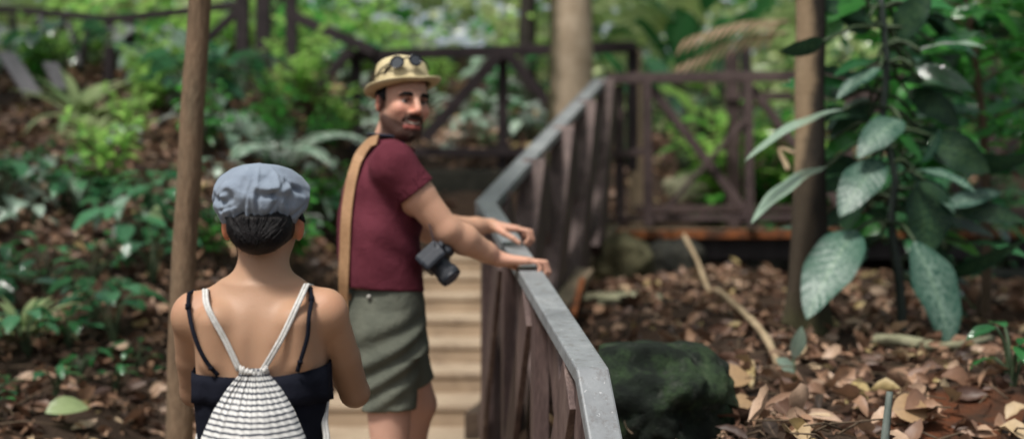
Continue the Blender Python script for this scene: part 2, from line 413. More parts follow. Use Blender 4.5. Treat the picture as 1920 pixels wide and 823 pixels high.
for px in (1213,1403,1590,1790,1990): bar(fr,'post',Q(px,150),Q(px+3,425),.055,.055)
bar(fr,'post',Q(1160,160,10.6),Q(1163,425,10.6),.06,.06)
bar(fr,'diagonal_brace',Q(1220,165,10.56),Q(1412,415,10.56),.045,.055); bar(fr,'diagonal_brace',Q(1397,225,10.48),Q(1243,398,10.48),.025,.03)
bar(fr,'diagonal_brace',Q(1410,165,10.56),Q(1585,400,10.56),.045,.055); bar(fr,'diagonal_brace',Q(1595,165,10.56),Q(1785,400,10.56),.045,.055)
bar(fr,'diagonal_brace',Q(1980,165,10.48),Q(1796,400,10.48),.04,.05)
bk=thing('walkway_railing','far side railing of the walkway, tan and brown posts behind the braced railing','railing',(1,12.0,DZ))
d=11.98
for px,y0,mat,w in ((1190,92,M['tan_wood'],.085),(1371,95,W,.12),(1640,110,W,.1),(1858,105,W,.1)):
    bar(bk,'post',P(px,y0,d),P(px+4,425,d),w,.09,mat)
bar(bk,'post',P(1398,88,d-.1),P(1400,250,d-.1),.07,.07,M['dark_wood'])
bar(bk,'top_rail',P(1360,182,d-.07),P(2200,172,d-.07),.05,.06); bar(bk,'bottom_rail',P(1190,392,d-.06),P(2200,388,d-.06),.05,.05)
# ---- railing of the higher terrace behind the man
cr=thing('terrace_railing','dark railing with a big X brace on the terrace behind the man','railing',P(900,320,11.9))
d=11.9; DW=M['dark_wood']; R2=mat_noise('dark_purple_wood',(.018,.013,.015),(.05,.036,.038),5,.6,.2,40,.2)
bar(cr,'top_rail',P(640,106,d),P(1192,88,d),.07,.075,R2); bar(cr,'bottom_rail',P(640,284,d),P(1060,287,d),.06,.065,R2)
for px in (668,943,1186): bar(cr,'post',P(px,95,d+.07),P(px,322,d+.07),.075,.07,R2)
bar(cr,'diagonal_brace',P(938,100,d-.06),P(795,262,d-.06),.05,.085,R2); bar(cr,'diagonal_brace',P(690,100,d-.06),P(790,200,d-.06),.05,.07,R2)
bar(cr,'diagonal_brace',P(950,100,d-.06),P(1090,270,d-.06),.05,.07,R2)
rw=thing('retaining_wall','dark wet retaining wall below the terrace railing behind the man','wall',P(900,380,11.75))
m=MB(); a=P(600,318,11.75); b=P(1110,322,11.75)
m.prism([(a.x,11.72),(b.x,11.72),(b.x,11.95),(a.x,11.95)],1.3,1.94); m.build('wall_face',M['rock_dark'],rw,bevel=.02)
# ---- upper left flights
ul=thing('upper_railing','sloping dark railing running down from upper left towards the man','railing',P(490,200,13))
d=11.9
bar(ul,'top_rail',P(545,28,d),P(705,98,11.75),.075,.075,R2); bar(ul,'bottom_rail',P(455,180,d),P(612,236,11.75),.07,.085,R2)
for px,w in ((494,.1),(455,.09),(547,.08)): bar(ul,'post',P(px,-10,d),P(px,230,d),w,.1,R2)
bar(ul,'diagonal_brace',P(662,92,11.8),P(585,170,11.8),.05,.07,R2); bar(ul,'diagonal_brace',P(445,22,d),P(385,78,d),.05,.06,R2)
fl=thing('upper_railing','far curved railing with leaning dark and grey boards in the upper left corner','railing',P(200,160,12.5))
d=12.5; pts=[P(-60,14,d),P(60,22,d),P(205,36,d),P(330,24,d),P(455,8,d)]
for i in range(4): bar(fl,'top_rail',pts[i],pts[i+1],.06,.055,R2)
GB=mat_noise('pale_grey_board',(.15,.135,.145),(.27,.25,.26),6,.6,.2,40,.4,stretch=(3,3,.5))
for x0,x1,y1 in ((132,98,118),(182,152,130)): bar(fl,'dark_board',P(x0-12,34,d),P(x1,y1,d),.10,.03,DW)
for x0,x1,y0,y1 in ((78,94,32,118),(130,152,44,122)): bar(fl,'grey_board',P(x0,y0,d-.05),P(x1,y1,d-.05),.115,.03,GB)
bar(fl,'dark_board',P(68,34,d),P(62,128,d),.09,.03,DW); bar(fl,'dark_board',P(22,30,d),P(40,150,d),.08,.03,DW)
for px in (205,243): bar(fl,'post',P(px,36,d),P(px,165,d),.075,.06,R2)
pb=thing('leaning_board','pale grey boards leaning in the undergrowth at the left edge','board',P(45,170,11))
bar(pb,'board',P(12,100,11.2),P(62,178,10.8),.12,.03,GB); bar(pb,'board',P(95,120,11.2),P(118,170,11),.1,.03,GB)

# ================================================================== ROCKS
def rock(name,label,loc,size,mat,seed,sub=4,amp=.35,cat='rock',flat=0,rz=0):
    bm=bmesh.new(); bmesh.ops.create_icosphere(bm,subdivisions=sub,radius=1)
    for v in bm.verts:
        n=v.co.normalized(); s=Vector((seed*3.1,seed*1.7,seed*.9))
        r=1+amp*mnoise.noise(n*1.3+s)+amp*.45*mnoise.noise(n*3.1+s)+amp*.2*mnoise.noise(n*8+s)
        v.co=Vector((n.x*size[0],n.y*size[1],n.z*size[2]))*r
        if flat and v.co.z>size[2]*flat: v.co.z=size[2]*flat+(v.co.z-size[2]*flat)*.2
    me=bpy.data.meshes.new(name); bm.to_mesh(me); bm.free(); me.materials.append(mat)
    for p in me.polygons: p.use_smooth=True
    o=link(bpy.data.objects.new(name,me)); o.location=loc; o.rotation_euler=(0,0,rz)
    return tag(o,label,cat)
p=P(1228,752,4.55); rock('mossy_boulder','big dark boulder covered in green moss beside the lower railing',p,(.235,.27,.215),M['moss'],3,5,.34,flat=.85)
p=P(1180,560,7.9); rock('flat_stone','pale greenish flat stone lying just above the mossy boulder',p,(.25,.22,.05),M['stone'],4,4,.35,flat=.6)
p=P(1165,500,9.7); rock('boulder','olive boulder under the near end of the walkway',p,(.22,.25,.22),mat_noise('olive_rock',(.035,.035,.02),(.10,.09,.05),5,.9,.6,25,.15,c3=(.15,.14,.08),dist=.02),5,4,.3)
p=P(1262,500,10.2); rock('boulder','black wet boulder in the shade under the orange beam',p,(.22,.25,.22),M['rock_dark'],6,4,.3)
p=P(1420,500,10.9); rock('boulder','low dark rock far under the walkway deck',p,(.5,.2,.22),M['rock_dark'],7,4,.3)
p=P(1310,365,13.0); rock('boulder','grey brown boulder seen through the walkway railing',p,(.3,.3,.22),M['stone'],8,4,.35)
p=P(1880,545,8.8); rock('boulder','dark flat rock at the right edge below the walkway',p,(.5,.3,.13),M['rock_dark'],9,4,.3)

# ================================================================== STICKS
def stick(name,label,pts,r,mat,n=24,cat='branch'):
    m=MB(); c=curve_pts(pts,n); m.tube(c,[r[0]+(r[1]-r[0])*i/n for i in range(n+1)],8,.6)
    return tag(m.build(name,mat,None,True),label,cat)
def L(px,py,dz=.02,d=None):
    h=hit(px,py); h.z+=dz; return h
stick('fallen_branch','thin pale crooked branch running down the leaf litter from the orange beam',[P(1283,442,8.4),P(1308,490,8.0),P(1330,545,7.6),L(1348,580,.09),L(1390,630,.11),L(1430,672,.10),L(1460,720,.07)],(.012,.017),M['stick'])
stick('fallen_branch','curved pale green root lying at the foot of the tall mottled plant',[L(1640,655,.03),L(1690,662,.05),L(1750,668,.04),L(1810,660,.03),L(1860,645,.02)],(.028,.016),M['stone'])
stick('cane','thin upright grey cane at the bottom edge of the leaf litter',[P(1657,840,3.9),P(1662,790,3.92),P(1668,735,3.95)],(.012,.010),mat_noise('grey_green_cane',(.08,.10,.085),(.16,.18,.16),8,.6,.2,50,.3),12,'cane')
stick('fallen_branch','pale forked twig sticking up left of the tan trunk',[P(1498,290,6.2),P(1462,280,6.3),P(1478,320,6.2)],(.008,.012),M['stick'],16)
stick('fallen_branch','thin twig slanting across behind the tall plant',[P(1550,425,6.4),P(1580,385,6.5),P(1640,340,6.6)],(.010,.012),M['stick'],16)
# ================================================================== LEAVES
def nrmz(a): return a/np.maximum(np.linalg.norm(a,axis=-1,keepdims=True),1e-9)
class Leaves:
    """many leaves in one mesh: each a curved, folded blade with its own tone"""
    def __init__(s,nseg=6): s.V=[];s.F=[];s.r=[];s.lt=[];s.ls=[];s.n=0;s.nseg=nseg
    def add(s,base,d,nr,L,W,droop=.2,fold=.25,shape=1.0,rnd=None,wave=0.0,curl=0.0):
        base=np.atleast_2d(np.asarray(base,float)); N=len(base); k=s.nseg
        d=nrmz(np.broadcast_to(np.asarray(d,float),(N,3))); nr=np.broadcast_to(np.asarray(nr,float),(N,3))
        sd=nrmz(np.cross(d,nr)); nr=np.cross(sd,d)
        f=lambda v:np.broadcast_to(np.asarray(v,float),(N,))[:,None]
        L,W,droop,fold,curl=f(L),f(W),f(droop),f(fold),f(curl)
        t=np.linspace(0,1,k+1)[None,:]
        w=np.sin(np.pi*np.clip(t,0,1)**shape)**.75*W*.5; w[:,0]=W[:,0]*.03; w[:,-1]=W[:,0]*.015
        a=droop*t*1.6    # bend angle grows along the blade
        dx=np.cumsum(np.cos(a),1)-np.cos(a); dz=np.cumsum(np.sin(a),1)-np.sin(a)
        c=base[:,None,:]+d[:,None,:]*(L*dx/k)[...,None]-nr[:,None,:]*(L*dz/k)[...,None]
        ph=rng.uniform(0,6.28,(N,1))
        out=[]
        for sg in (-1,0,1):
            up=fold*w*abs(sg)+wave*w*np.sin(t*14+ph+sg)*abs(sg)+curl*w*w/np.maximum(W,1e-6)*4*abs(sg)
            out.append(c+sd[:,None,:]*(sg*w*np.cos(np.arctan(fold)))[...,None]+nr[:,None,:]*up[...,None])
        V=np.stack(out,2).reshape(-1,3)
        bi=(np.arange(N)*(k+1)*3)[:,None,None]+(np.arange(k)*3)[None,:,None]+np.array([0,1])[None,None,:]
        F=np.stack([bi,bi+1,bi+4,bi+3],-1).reshape(-1,4)+s.n
        if rnd is None: rnd=rng.random(N)
        s.V.append(V);s.F.append(F);s.n+=len(V)
        s.r.append(np.repeat(np.broadcast_to(rnd,(N,)),(k+1)*3)); s.lt.append(np.tile(np.repeat(np.linspace(0,1,k+1),3),N)); s.ls.append(np.tile([-1.,0.,1.],N*(k+1)))
    def build(s,name,mat,parent=None,local=True):
        return mesh_obj(name,np.vstack(s.V),np.vstack(s.F),mat,parent,True,dict(rnd=np.concatenate(s.r),lt=np.concatenate(s.lt),ls=np.concatenate(s.ls)),local=local)
def rdir(N,zlo=-1,zhi=1):
    z=rng.uniform(zlo,zhi,N); a=rng.uniform(0,2*np.pi,N); r=np.sqrt(np.maximum(0,1-z*z))
    return np.stack([r*np.cos(a),r*np.sin(a),z],1)

# ---------------------------------------------------------------- plant kinds (built at the origin)
def proto(nm,cat): return thing(nm,nm,cat)
def p_broad(mat,n=13,h=.5,L=.26,W=.12,name='broad_leaved_plant',droop=.55):
    t=proto(name,'plant'); lv=Leaves(7); m=MB()
    for i in range(n):
        a=i*2.4+rng.uniform(-.3,.3); hh=h*rng.uniform(.35,1.0); out=h*rng.uniform(.15,.5)
        tip=Vector((math.cos(a)*out,math.sin(a)*out,hh))
        m.tube(curve_pts([(0,0,-.05),(tip.x*.35,tip.y*.35,hh*.6),tip],5),[.007,.006,.006,.005,.005,.004],5)
        d=Vector((math.cos(a),math.sin(a),rng.uniform(-.3,.5)))
        lv.add([tip],[d],[(-d.x*.4+rng.uniform(-.3,.3),-d.y*.4+rng.uniform(-.3,.3),1)],L*rng.uniform(.7,1.2),W*rng.uniform(.8,1.2),droop*rng.uniform(.5,1.3),.22,.85,wave=.06)
    lv.build('foliage',mat,t); m.build('stem',M['stem'],t,True); return t
def p_blade(mat,n=22,L=.55,W=.045,name='blade_leaved_plant'):
    t=proto(name,'plant'); lv=Leaves(8)
    a=np.arange(n)*2.4+rng.uniform(-.3,.3,n); el=rng.uniform(.35,1.35,n)
    d=np.stack([np.cos(a)*np.cos(el),np.sin(a)*np.cos(el),np.sin(el)],1)
    lv.add(np.zeros((n,3))+d*.03+[0,0,.02],d,np.stack([-d[:,0],-d[:,1],1.2-d[:,2]],1),L*rng.uniform(.6,1.1,n),W*rng.uniform(.8,1.2,n),rng.uniform(.3,1.0,n),.3,.7)
    lv.build('foliage',mat,t); m=MB(); m.tube([(0,0,-.08),(0,0,.03),(0,0,.10)],[.02,.018,.012],7); m.build('stem',M['stem'],t,True); return t
def p_fern(mat,n=9,L=.6,name='fern',pin=.10,np_=18):
    t=proto(name,'fern'); lv=Leaves(3); m=MB()
    for i in range(n):
        a=i*2.4+rng.uniform(-.3,.3); l=L*rng.uniform(.7,1.1); e=rng.uniform(.5,1.1)
        pts=curve_pts([(0,0,-.03),(math.cos(a)*l*.3,math.sin(a)*l*.3,l*.45*e),(math.cos(a)*l*.68,math.sin(a)*l*.68,l*.55*e),(math.cos(a)*l,math.sin(a)*l,l*.35*e)],np_)
        m.tube(pts[::3],[.005]*len(pts[::3]),4)
        for j in range(3,np_+1):
            q=pts[j]; tg=(pts[min(j+1,np_)]-pts[j-1]).normalized(); sd=tg.cross(Vector((0,0,1))).normalized(); up=sd.cross(tg)
            w=pin*math.sin(math.pi*(j/np_)**.7)*1.1+.02
            for s in (-1,1): 
                dd=sd*s+tg*.35-up*.1; lv.add([q],[dd],[up],w,l*1.25/np_,.3,.1,.7)
    lv.build('foliage',mat,t); m.build('stem',M['stem'],t,True); return t
def p_bush(mat,n=150,h=.8,r=.35,L=.085,W=.045,name='leafy_bush'):
    t=proto(name,'bush'); lv=Leaves(3); m=MB()
    nt=9
    for i in range(nt):
        a=i*2.4; top=Vector((math.cos(a)*r*rng.uniform(.3,1),math.sin(a)*r*rng.uniform(.3,1),h*rng.uniform(.5,1)))
        pts=curve_pts([(0,0,-.05),(top.x*.3,top.y*.3,top.z*.5),top],6); m.tube(pts,[.009,.008,.007,.006,.005,.004,.003],5)
        k=n//nt; ti=rng.uniform(.3,1,k); idx=ti*6
        pp=np.array([list(pts[int(v)].lerp(pts[min(int(v)+1,6)],v%1)) for v in idx])
        d=rdir(k,-.3,.7); lv.add(pp+d*rng.uniform(.01,.09,(k,1)),d,np.stack([-d[:,0]*.5,-d[:,1]*.5,np.ones(k)],1)+rdir(k)*.5,L*rng.uniform(.6,1.3,k),W*rng.uniform(.7,1.3,k),rng.uniform(.1,.7,k),.2,.9)
    lv.build('foliage',mat,t); m.build('stem',M['stem_brown'],t,True); return t
def p_paddle(mat,n=8,h=1.5,L=.8,W=.26,name='paddle_leaved_plant'):
    t=proto(name,'plant'); lv=Leaves(10); m=MB()
    for i in range(n):
        a=i*2.4+rng.uniform(-.4,.4); hh=h*rng.uniform(.3,.75); out=.12+.3*rng.random()
        tip=Vector((math.cos(a)*out,math.sin(a)*out,hh)); m.tube(curve_pts([(math.cos(a)*.04,math.sin(a)*.04,-.05),(tip.x*.5,tip.y*.5,hh*.6),tip],5),[.02,.017,.014,.012,.010,.008],6)
        d=Vector((math.cos(a)*.55,math.sin(a)*.55,1.0)); lv.add([tip],[d],[(-math.cos(a),-math.sin(a),.5)],L*rng.uniform(.75,1.15),W*rng.uniform(.8,1.15),rng.uniform(.3,.9),.22,.85,wave=.05)
    lv.build('foliage',mat,t); m.build('stem',M['stem'],t,True); return t

KIND={}
def kind(key,fn,variants): KIND[key]=[fn() for _ in range(variants)]
kind('teal',lambda:p_broad(M['lf_teal'],13,.5,.26,.13),2)
kind('deep',lambda:p_broad(M['lf_deep'],15,.5,.22,.10),2)
kind('silver',lambda:p_broad(M['lf_silver_glint'],8,.42,.30,.13,'silvery_glint_plant',.8),2)
kind('pale',lambda:p_blade(M['lf_pale'],24,.55,.075,'blade_leaved_plant'),1)
kind('blade',lambda:p_blade(M['lf_mid'],18,.5,.04,'blade_leaved_plant'),1)
kind('fern',lambda:p_fern(M['lf_mid']),1)
kind('sfern',lambda:p_fern(M['lf_silver_glint'],7,.7),1)
kind('bush',lambda:p_bush(M['lf_mid'],110,.8,.35,.14,.07),2)
kind('bright',lambda:p_bush(M['lf_bright'],130,1.0,.5,.17,.085),2)
kind('paddle',lambda:p_paddle(M['lf_deep']),2)
kind('sprig',lambda:p_broad(M['lf_deep'],7,.16,.09,.045,'seedling'),2)
NAMES=dict(teal='bluish green glossy plant with broad drooping leaves',deep='dark green plant with broad pointed leaves',silver='plant with large silvery leaves, pale glints painted into their colour',
 pale='pale green rosette of long upright blades',blade='tuft of narrow mid green blades',fern='green fern with arching fronds',sfern='greyish silvery fern with arching fronds',
 bush='mid green small leaved bush',bright='bright yellow green leafy bush',paddle='tall dark plant with big upright paddle leaves',sprig='tiny green seedling in the dry leaves')
used=set()
def plant(key,loc,sc=1.0,rz=None,label=None,group=None,where=''):
    vs=KIND[key]; i=rng.integers(len(vs)); src=vs[i]
    o=src if (key,i) not in used else copy_tree(src)
    used.add((key,i))
    o.location=loc; o.rotation_euler=(rng.uniform(-.12,.12),rng.uniform(-.12,.12),rng.uniform(0,6.28) if rz is None else rz)
    s=sc*rng.uniform(.92,1.08); o.scale=(s,s,s)
    o['label']=label or (NAMES[key]+' '+where).strip(); 
    if 'group' in o: del o['group']
    if group or not label: o['group']=group or (NAMES[key]+' '+where)
    return o
def at(px,py,**k): return hit(px,py,**k)

# ---- named plants of the left bank
plant('pale',at(150,240),1.15,label='pale yellow green rosette of blades on the left bank below the leaning grey boards')
plant('silver',at(300,175,dmin=9),1.5,label='silvery glossy leaves with painted white glints standing high left of the slim brown trunk')
plant('bright',at(300,205),.55,label='low bright green bush just left of the slim brown trunk')
plant('teal',at(425,215),1.35,label='large glossy plant with pale reflections just right of the slim brown trunk')
plant('sfern',at(520,330),1.05,.9,label='big silvery fern frond clump left of the man above the grey cap')
plant('silver',at(595,420),.75,label='round pale leaved plant directly behind the strap of the man')
plant('silver',at(120,390),.7,label='pale drooping leaves at mid height on the dark part of the left bank')
plant('pale',at(40,640),.55,label='light green grassy tuft low at the left edge')
plant('bush',at(400,500),.42,label='small bright sprigs between the slim trunk and the grey cap')
t=thing('upright_leaf','single pale green leaf standing upright left of the slim trunk','plant'); lv=Leaves(8)
lv.add([(0,0,.12)],[(0,.05,1)],[(0,-1,.15)],.20,.085,.15,.15,.95,rnd=[.9]); lv.build('leaf',M['lf_pale'],t); m=MB(); m.tube([(0,.03,-.05),(0,.0,.12)],[.006,.005],6); m.build('stem',M['stem'],t,True)
t.location=at(292,500)+Vector((0,-.02,0))
for px,py,nm,rx in ((85,800,'large yellowish fallen leaf lying at the lower left',.5),(590,650,None,0)):
    if not nm: continue
    lv=Leaves(6); lv.add([(0,0,0)],[(.6,.25,.2)],[(-.2,-.8,.7)],.17,.10,.5,.3,.9,rnd=[.9]); o=lv.build('fallen_leaf',M['lf_pale'],None); o.location=at(px,py)+Vector((0,0,.05)); tag(o,nm,'leaf')
# ---- scattered understory of the left bank
def scatter(n,x0,x1,y0,y1,keys,sc,where,wts=None,dmin=2.2):
    for _ in range(n):
        p=at(rng.uniform(x0,x1),rng.uniform(y0,y1),dmin=dmin)
        plant(rng.choice(keys,p=wts),p,rng.uniform(*sc),where=where)
lw='among the plants of the left bank'
scatter(18,-120,340,395,560,['teal','deep','bush','silver'],(.4,.75),lw)
scatter(9,-120,620,310,400,['deep','bright','bush','silver','bush'],(.35,.65),lw)
scatter(10,-160,640,235,300,['bush','silver','bright','fern','pale'],(.4,.7),lw)
scatter(22,-160,640,150,225,['bush','bright','silver','teal','bright'],(.35,.65),lw)
scatter(26,-200,660,112,150,['bright','bush','bright','silver'],(.7,1.1),'beyond the railings of the upper left',dmin=13.2)
scatter(18,370,640,260,520,['deep','bush','teal','silver','sprig'],(.45,.8),lw)
scatter(9,-120,330,560,700,['sprig','deep','teal'],(.4,.7),lw)
scatter(7,-80,330,690,860,['sprig'],(.6,1.0),lw)
# ---- terrace behind the man
tw='on the terrace behind the dark railings'
scatter(34,560,1130,130,290,['teal','deep','silver','bright','silver'],(.6,1.0),tw,dmin=12.2)
scatter(16,640,1110,250,315,['deep','teal','silver','sprig'],(.4,.65),tw,dmin=12.2)
# ---- behind the walkway
ww='behind the wooden walkway'
for px,py,s in ((1215,200,1.15),(1275,215,1.25),(1130,210,1.0),(1330,240,1.1),(1175,300,.75),(1290,320,.8)):
    plant('paddle',at(px,py+10,dmin=12.6),s,where=ww)
scatter(14,1120,1520,130,260,['deep','teal','bush','silver'],(.6,1.0),ww,dmin=12.3)
scatter(26,1500,2050,60,330,['deep','bush','deep','teal'],(.8,1.4),ww,dmin=12.3)
scatter(10,1300,1520,60,200,['bright','bush','blade'],(.9,1.4),ww,dmin=12.3)
for _ in range(7): plant(rng.choice(['deep','teal']),at(rng.uniform(1590,1930),rng.uniform(440,560)),rng.uniform(1.1,1.9),where='in the shade behind the tall mottled plant')
scatter(12,-160,640,120,235,['silver','teal','silver'],(.9,1.3),'standing tall on the upper left bank')
scatter(9,640,1130,150,285,['silver','teal','deep'],(.9,1.3),tw,dmin=12.4)
rwh='on the shady slope below the walkway'
scatter(9,1310,1480,460,500,['sprig','deep','sprig'],(.6,.9),rwh)
scatter(8,1800,1960,440,600,['deep','teal','sprig'],(.4,.7),rwh)
plant('sprig',at(1305,812),1.1,label='pale three leaved seedling at the foot of the mossy boulder')
plant('bush',at(1640,480),.33,label='small bright green sprigs between the tan trunk and the mottled plant')
plant('sprig',at(1895,720),1.3,label='small dark green seedling on the red soil at the right edge')

# ---- dried frond hanging over the walkway railing
t=thing('dried_frond','pinkish tan dried frond hanging over the walkway railing','frond',P(1480,60,11.4)); lv=Leaves(5); m=MB()
for (a,b) in ((Q(1478,42,11.2),Q(1292,72,11.0)),(Q(1475,62,11.3),Q(1283,118,11.0))):
    pts=curve_pts([a,a.lerp(b,.5)+Vector((0,0,.05)),b],12); m.tube(pts,[.018-.001*i for i in range(13)],6)
    for j in range(1,13):
        tg=(pts[j]-pts[j-1]).normalized()
        for s in (-1,1): lv.add([pts[j]],[tg*.8+Vector((0,s*.5,-.35))],[(0,-.6,.8)],.20,.03,.7,.2,.8)
lv.build('foliage',M['lf_dry'],t); m.build('stem',M['stick'],t,True)

# ================================================================== TALL MOTTLED PLANT (right foreground)
t=thing('mottled_plant','tall cane with big mottled silver green leaves in front of the walkway on the right','plant',tuple(hit(1690,652)))
bx,by,bz=t.location; D0=by
cane=curve_pts([(bx,by,bz-.05),P(1690,560,D0),P(1672,420,D0),P(1678,330,D0),P(1655,230,D0),P(1662,120,D0),P(1650,-20,D0)],24)
m=MB(); m.tube(cane,[.021-.0003*i for i in range(25)],10,.25); m.build('stem',M['stem_dark'],t,True)
def bigleaf(b,tip,w,db=0,dt=0,nrm=(0,-.75,.65),droop=.25,mat='lf_dieff',at_=None,fold=.18,rnd=.6,shape=.85):
    B_=P(*b,D0+db); T_=P(*tip,D0+dt); lv=Leaves(14); d=T_-B_; L=d.length
    lv.add([B_],[d+Vector(nrm).normalized()*L*droop*.55],[nrm],L*1.06,w/FPX*D0,droop,fold,shape,rnd=[rnd],wave=.10)
    o=lv.build('leaf',M[mat],t)
    # leaf stalk back to the cane
    q=min(cane,key=lambda c:(c-(B_-Vector((0,0,-.05)))).length)
    mm=MB(); mid=(q+B_)/2+Vector((0,0,.03)); mm.tube(curve_pts([q,mid,B_],6),[.008]*7,6); mm.build('leaf_stalk',M['stem'],o,True)
    # the stalk hangs from the leaf: leaf object sits at the thing's base already
    return o
bigleaf((1550,312),(1412,400),46,-.25,-.55,(-.35,-.35,.9),.3,'lf_silver_glint')
bigleaf((1585,205),(1405,282),34,-.2,-.6,(-.2,-.3,.95),.25,'lf_silver_glint')
bigleaf((1690,225),(1612,285),64,-.15,-.3,(-.1,-.75,.7),.45)
bigleaf((1650,300),(1578,395),74,-.2,-.35,(-.25,-.85,.5),.3)
bigleaf((1605,432),(1515,578),96,-.25,-.5,(-.35,-.8,.5),.35,rnd=.9)
bigleaf((1715,452),(1785,640),92,-.25,-.4,(.25,-.9,.4),.28)
bigleaf((1650,128),(1572,178),40,-.1,-.2,(-.2,-.6,.8),.3)
bigleaf((1725,95),(1842,78),40,-.1,-.35,(.05,-.35,.95),.35,'lf_silver_glint')
bigleaf((1545,78),(1470,98),34,-.4,-.5,(-.1,-.7,-.4),.2,'lf_dieffd')
bigleaf((1735,338),(1742,470),92,-.05,-.1,(.1,-.9,-.1),.2,'lf_dieffd')
bigleaf((1715,320),(1825,345),34,-.1,-.35,(.1,-.55,.8),.4)
bigleaf((1745,255),(1850,320),70,.0,-.1,(.2,-.8,-.3),.3,'lf_dieffd')
bigleaf((1790,300),(1935,305),50,.1,-.1,(.1,-.6,-.5),.4,'lf_dieffd')
bigleaf((1770,385),(1915,410),44,.1,.0,(.1,-.55,.1),.3,'lf_dieffd')
bigleaf((1625,60),(1560,5),60,0,-.1,(0,-.8,.4),.2,'lf_dieffd'); bigleaf((1680,70),(1740,-10),60,0,-.1,(0,-.8,.4),.2,'lf_dieffd')
bigleaf((1640,200),(1560,250),44,.2,.15,(-.2,-.8,.2),.4,'lf_dieffd'); bigleaf((1700,170),(1800,230),60,.2,.15,(.2,-.8,.1),.4,'lf_dieffd')
bigleaf((1660,390),(1600,470),54,.2,.1,(-.2,-.9,.1),.4,'lf_dieffd')
_keep=rng; rng=np.random.default_rng(5)
for k in range(74):
    q=cane[int(rng.uniform(5,24))]; qx=960+q.x/D0*FPX; qy=411.5-(q.z-CAMZ)/D0*FPX; sg=1 if rng.random()<.62 else -1; a_=rng.uniform(-.5,.9); l_=rng.uniform(60,130)
    b_=(qx+sg*rng.uniform(12,95),qy+rng.uniform(-20,20)); bigleaf(b_,(b_[0]+sg*math.cos(a_)*l_,b_[1]+math.sin(a_)*l_),rng.uniform(22,50),rng.uniform(-.05,.3),rng.uniform(-.2,.45),(sg*.2,-.6,rng.uniform(-.1,.9)),rng.uniform(.2,.5),rng.choice(['lf_dieffd','lf_dieff','lf_dieffd','lf_deep','lf_mid']),rnd=rng.random())
rng=_keep
bigleaf((1815,455),(1925,475),36,.2,-.1,(.05,-.45,.9),.25,'lf_teal')
t=thing('seedling','two small oval grey green leaves rising at the foot of the tan trunk','plant',tuple(hit(1492,735)))
for b,tp in (((1488,672),(1505,618)),((1492,702),(1462,672))):
    lv=Leaves(8); d0=t.location.y; B_=P(*b,d0); T_=P(*tp,d0-.05); lv.add([B_],[T_-B_],[(.2,-.8,.5)],(T_-B_).length*1.05,.06,.2,.15,.95,rnd=[.5]); lv.build('leaf',M['lf_silver_glint'],t)
m=MB(); m.tube([t.location+Vector((0,0,-.03)),P(1490,705,t.location.y),P(1488,672,t.location.y)],[.005]*3,6); m.build('stem',M['stem'],t,True)

# ================================================================== SAPLINGS (upper right)
def sapling(loc,top,label,mat,nb=16,nl=16,spread=.9,L=.13,W=.07,rad=.016,low=.45,name='sapling'):
    t=thing(name,label,'tree',tuple(loc)); loc=Vector(loc); top=Vector(top)
    tr=curve_pts([loc-Vector((0,0,.1)),loc.lerp(top,.5)+Vector((.06,.03,0)),top],20); m=MB(); m.tube(tr,[rad*(1-.7*i/20) for i in range(21)],8,.2); m.build('trunk',M['stem_brown'],t,True)
    lv=Leaves(4); tw=MB()
    for i in range(nb):
        q=tr[int((low+(1-low)*i/nb)*20)]; a=i*2.4; l=spread*rng.uniform(.45,1.0)
        e=q+Vector((math.cos(a)*l,math.sin(a)*l*.8,l*rng.uniform(-.05,.35)))
        pts=curve_pts([q,q.lerp(e,.5)+Vector((0,0,.06*l)),e],8); tw.tube(pts,[.007-.0006*j for j in range(9)],5)
        k=nl; u=rng.uniform(.25,1,k)*8
        pp=np.array([list(pts[int(v)].lerp(pts[min(int(v)+1,8)],v%1)) for v in u]); bd=np.array(list((e-q).normalized()))
        d=nrmz(bd*.6+rdir(k,-.5,.3)*.9); lv.add(pp+d*.02,d,rdir(k,.4,1),L*rng.uniform(.6,1.2,k),W*rng.uniform(.7,1.2,k),rng.uniform(.2,.8,k),.2,.9)
    tw.build('branch',M['stem_brown'],t,True); lv.build('crown',mat,t); return t
b=hit(1850,600); sapling(b,P(1800,-90,b.y-.3),'bright green sapling at the right edge behind the mottled plant',M['lf_mid'],22,15,.75,.14,.075,.03,.45)
b=hit(1960,560); sapling(b,P(1900,-120,b.y),'second sapling cut by the right edge of the picture',M['lf_deep'],26,16,.9,.20,.10,.03,.35)
b=hit(1760,520); sapling(b,P(1745,-120,b.y),'broad leaved green sapling right behind the mottled plant',M['lf_mid'],26,16,.8,.19,.10,.02,.4)
b=hit(1690,470); sapling(b,P(1625,-150,b.y),'slender dark sapling between the tan trunk and the mottled plant',M['lf_deep'],16,16,.6,.16,.075,.018,.55)

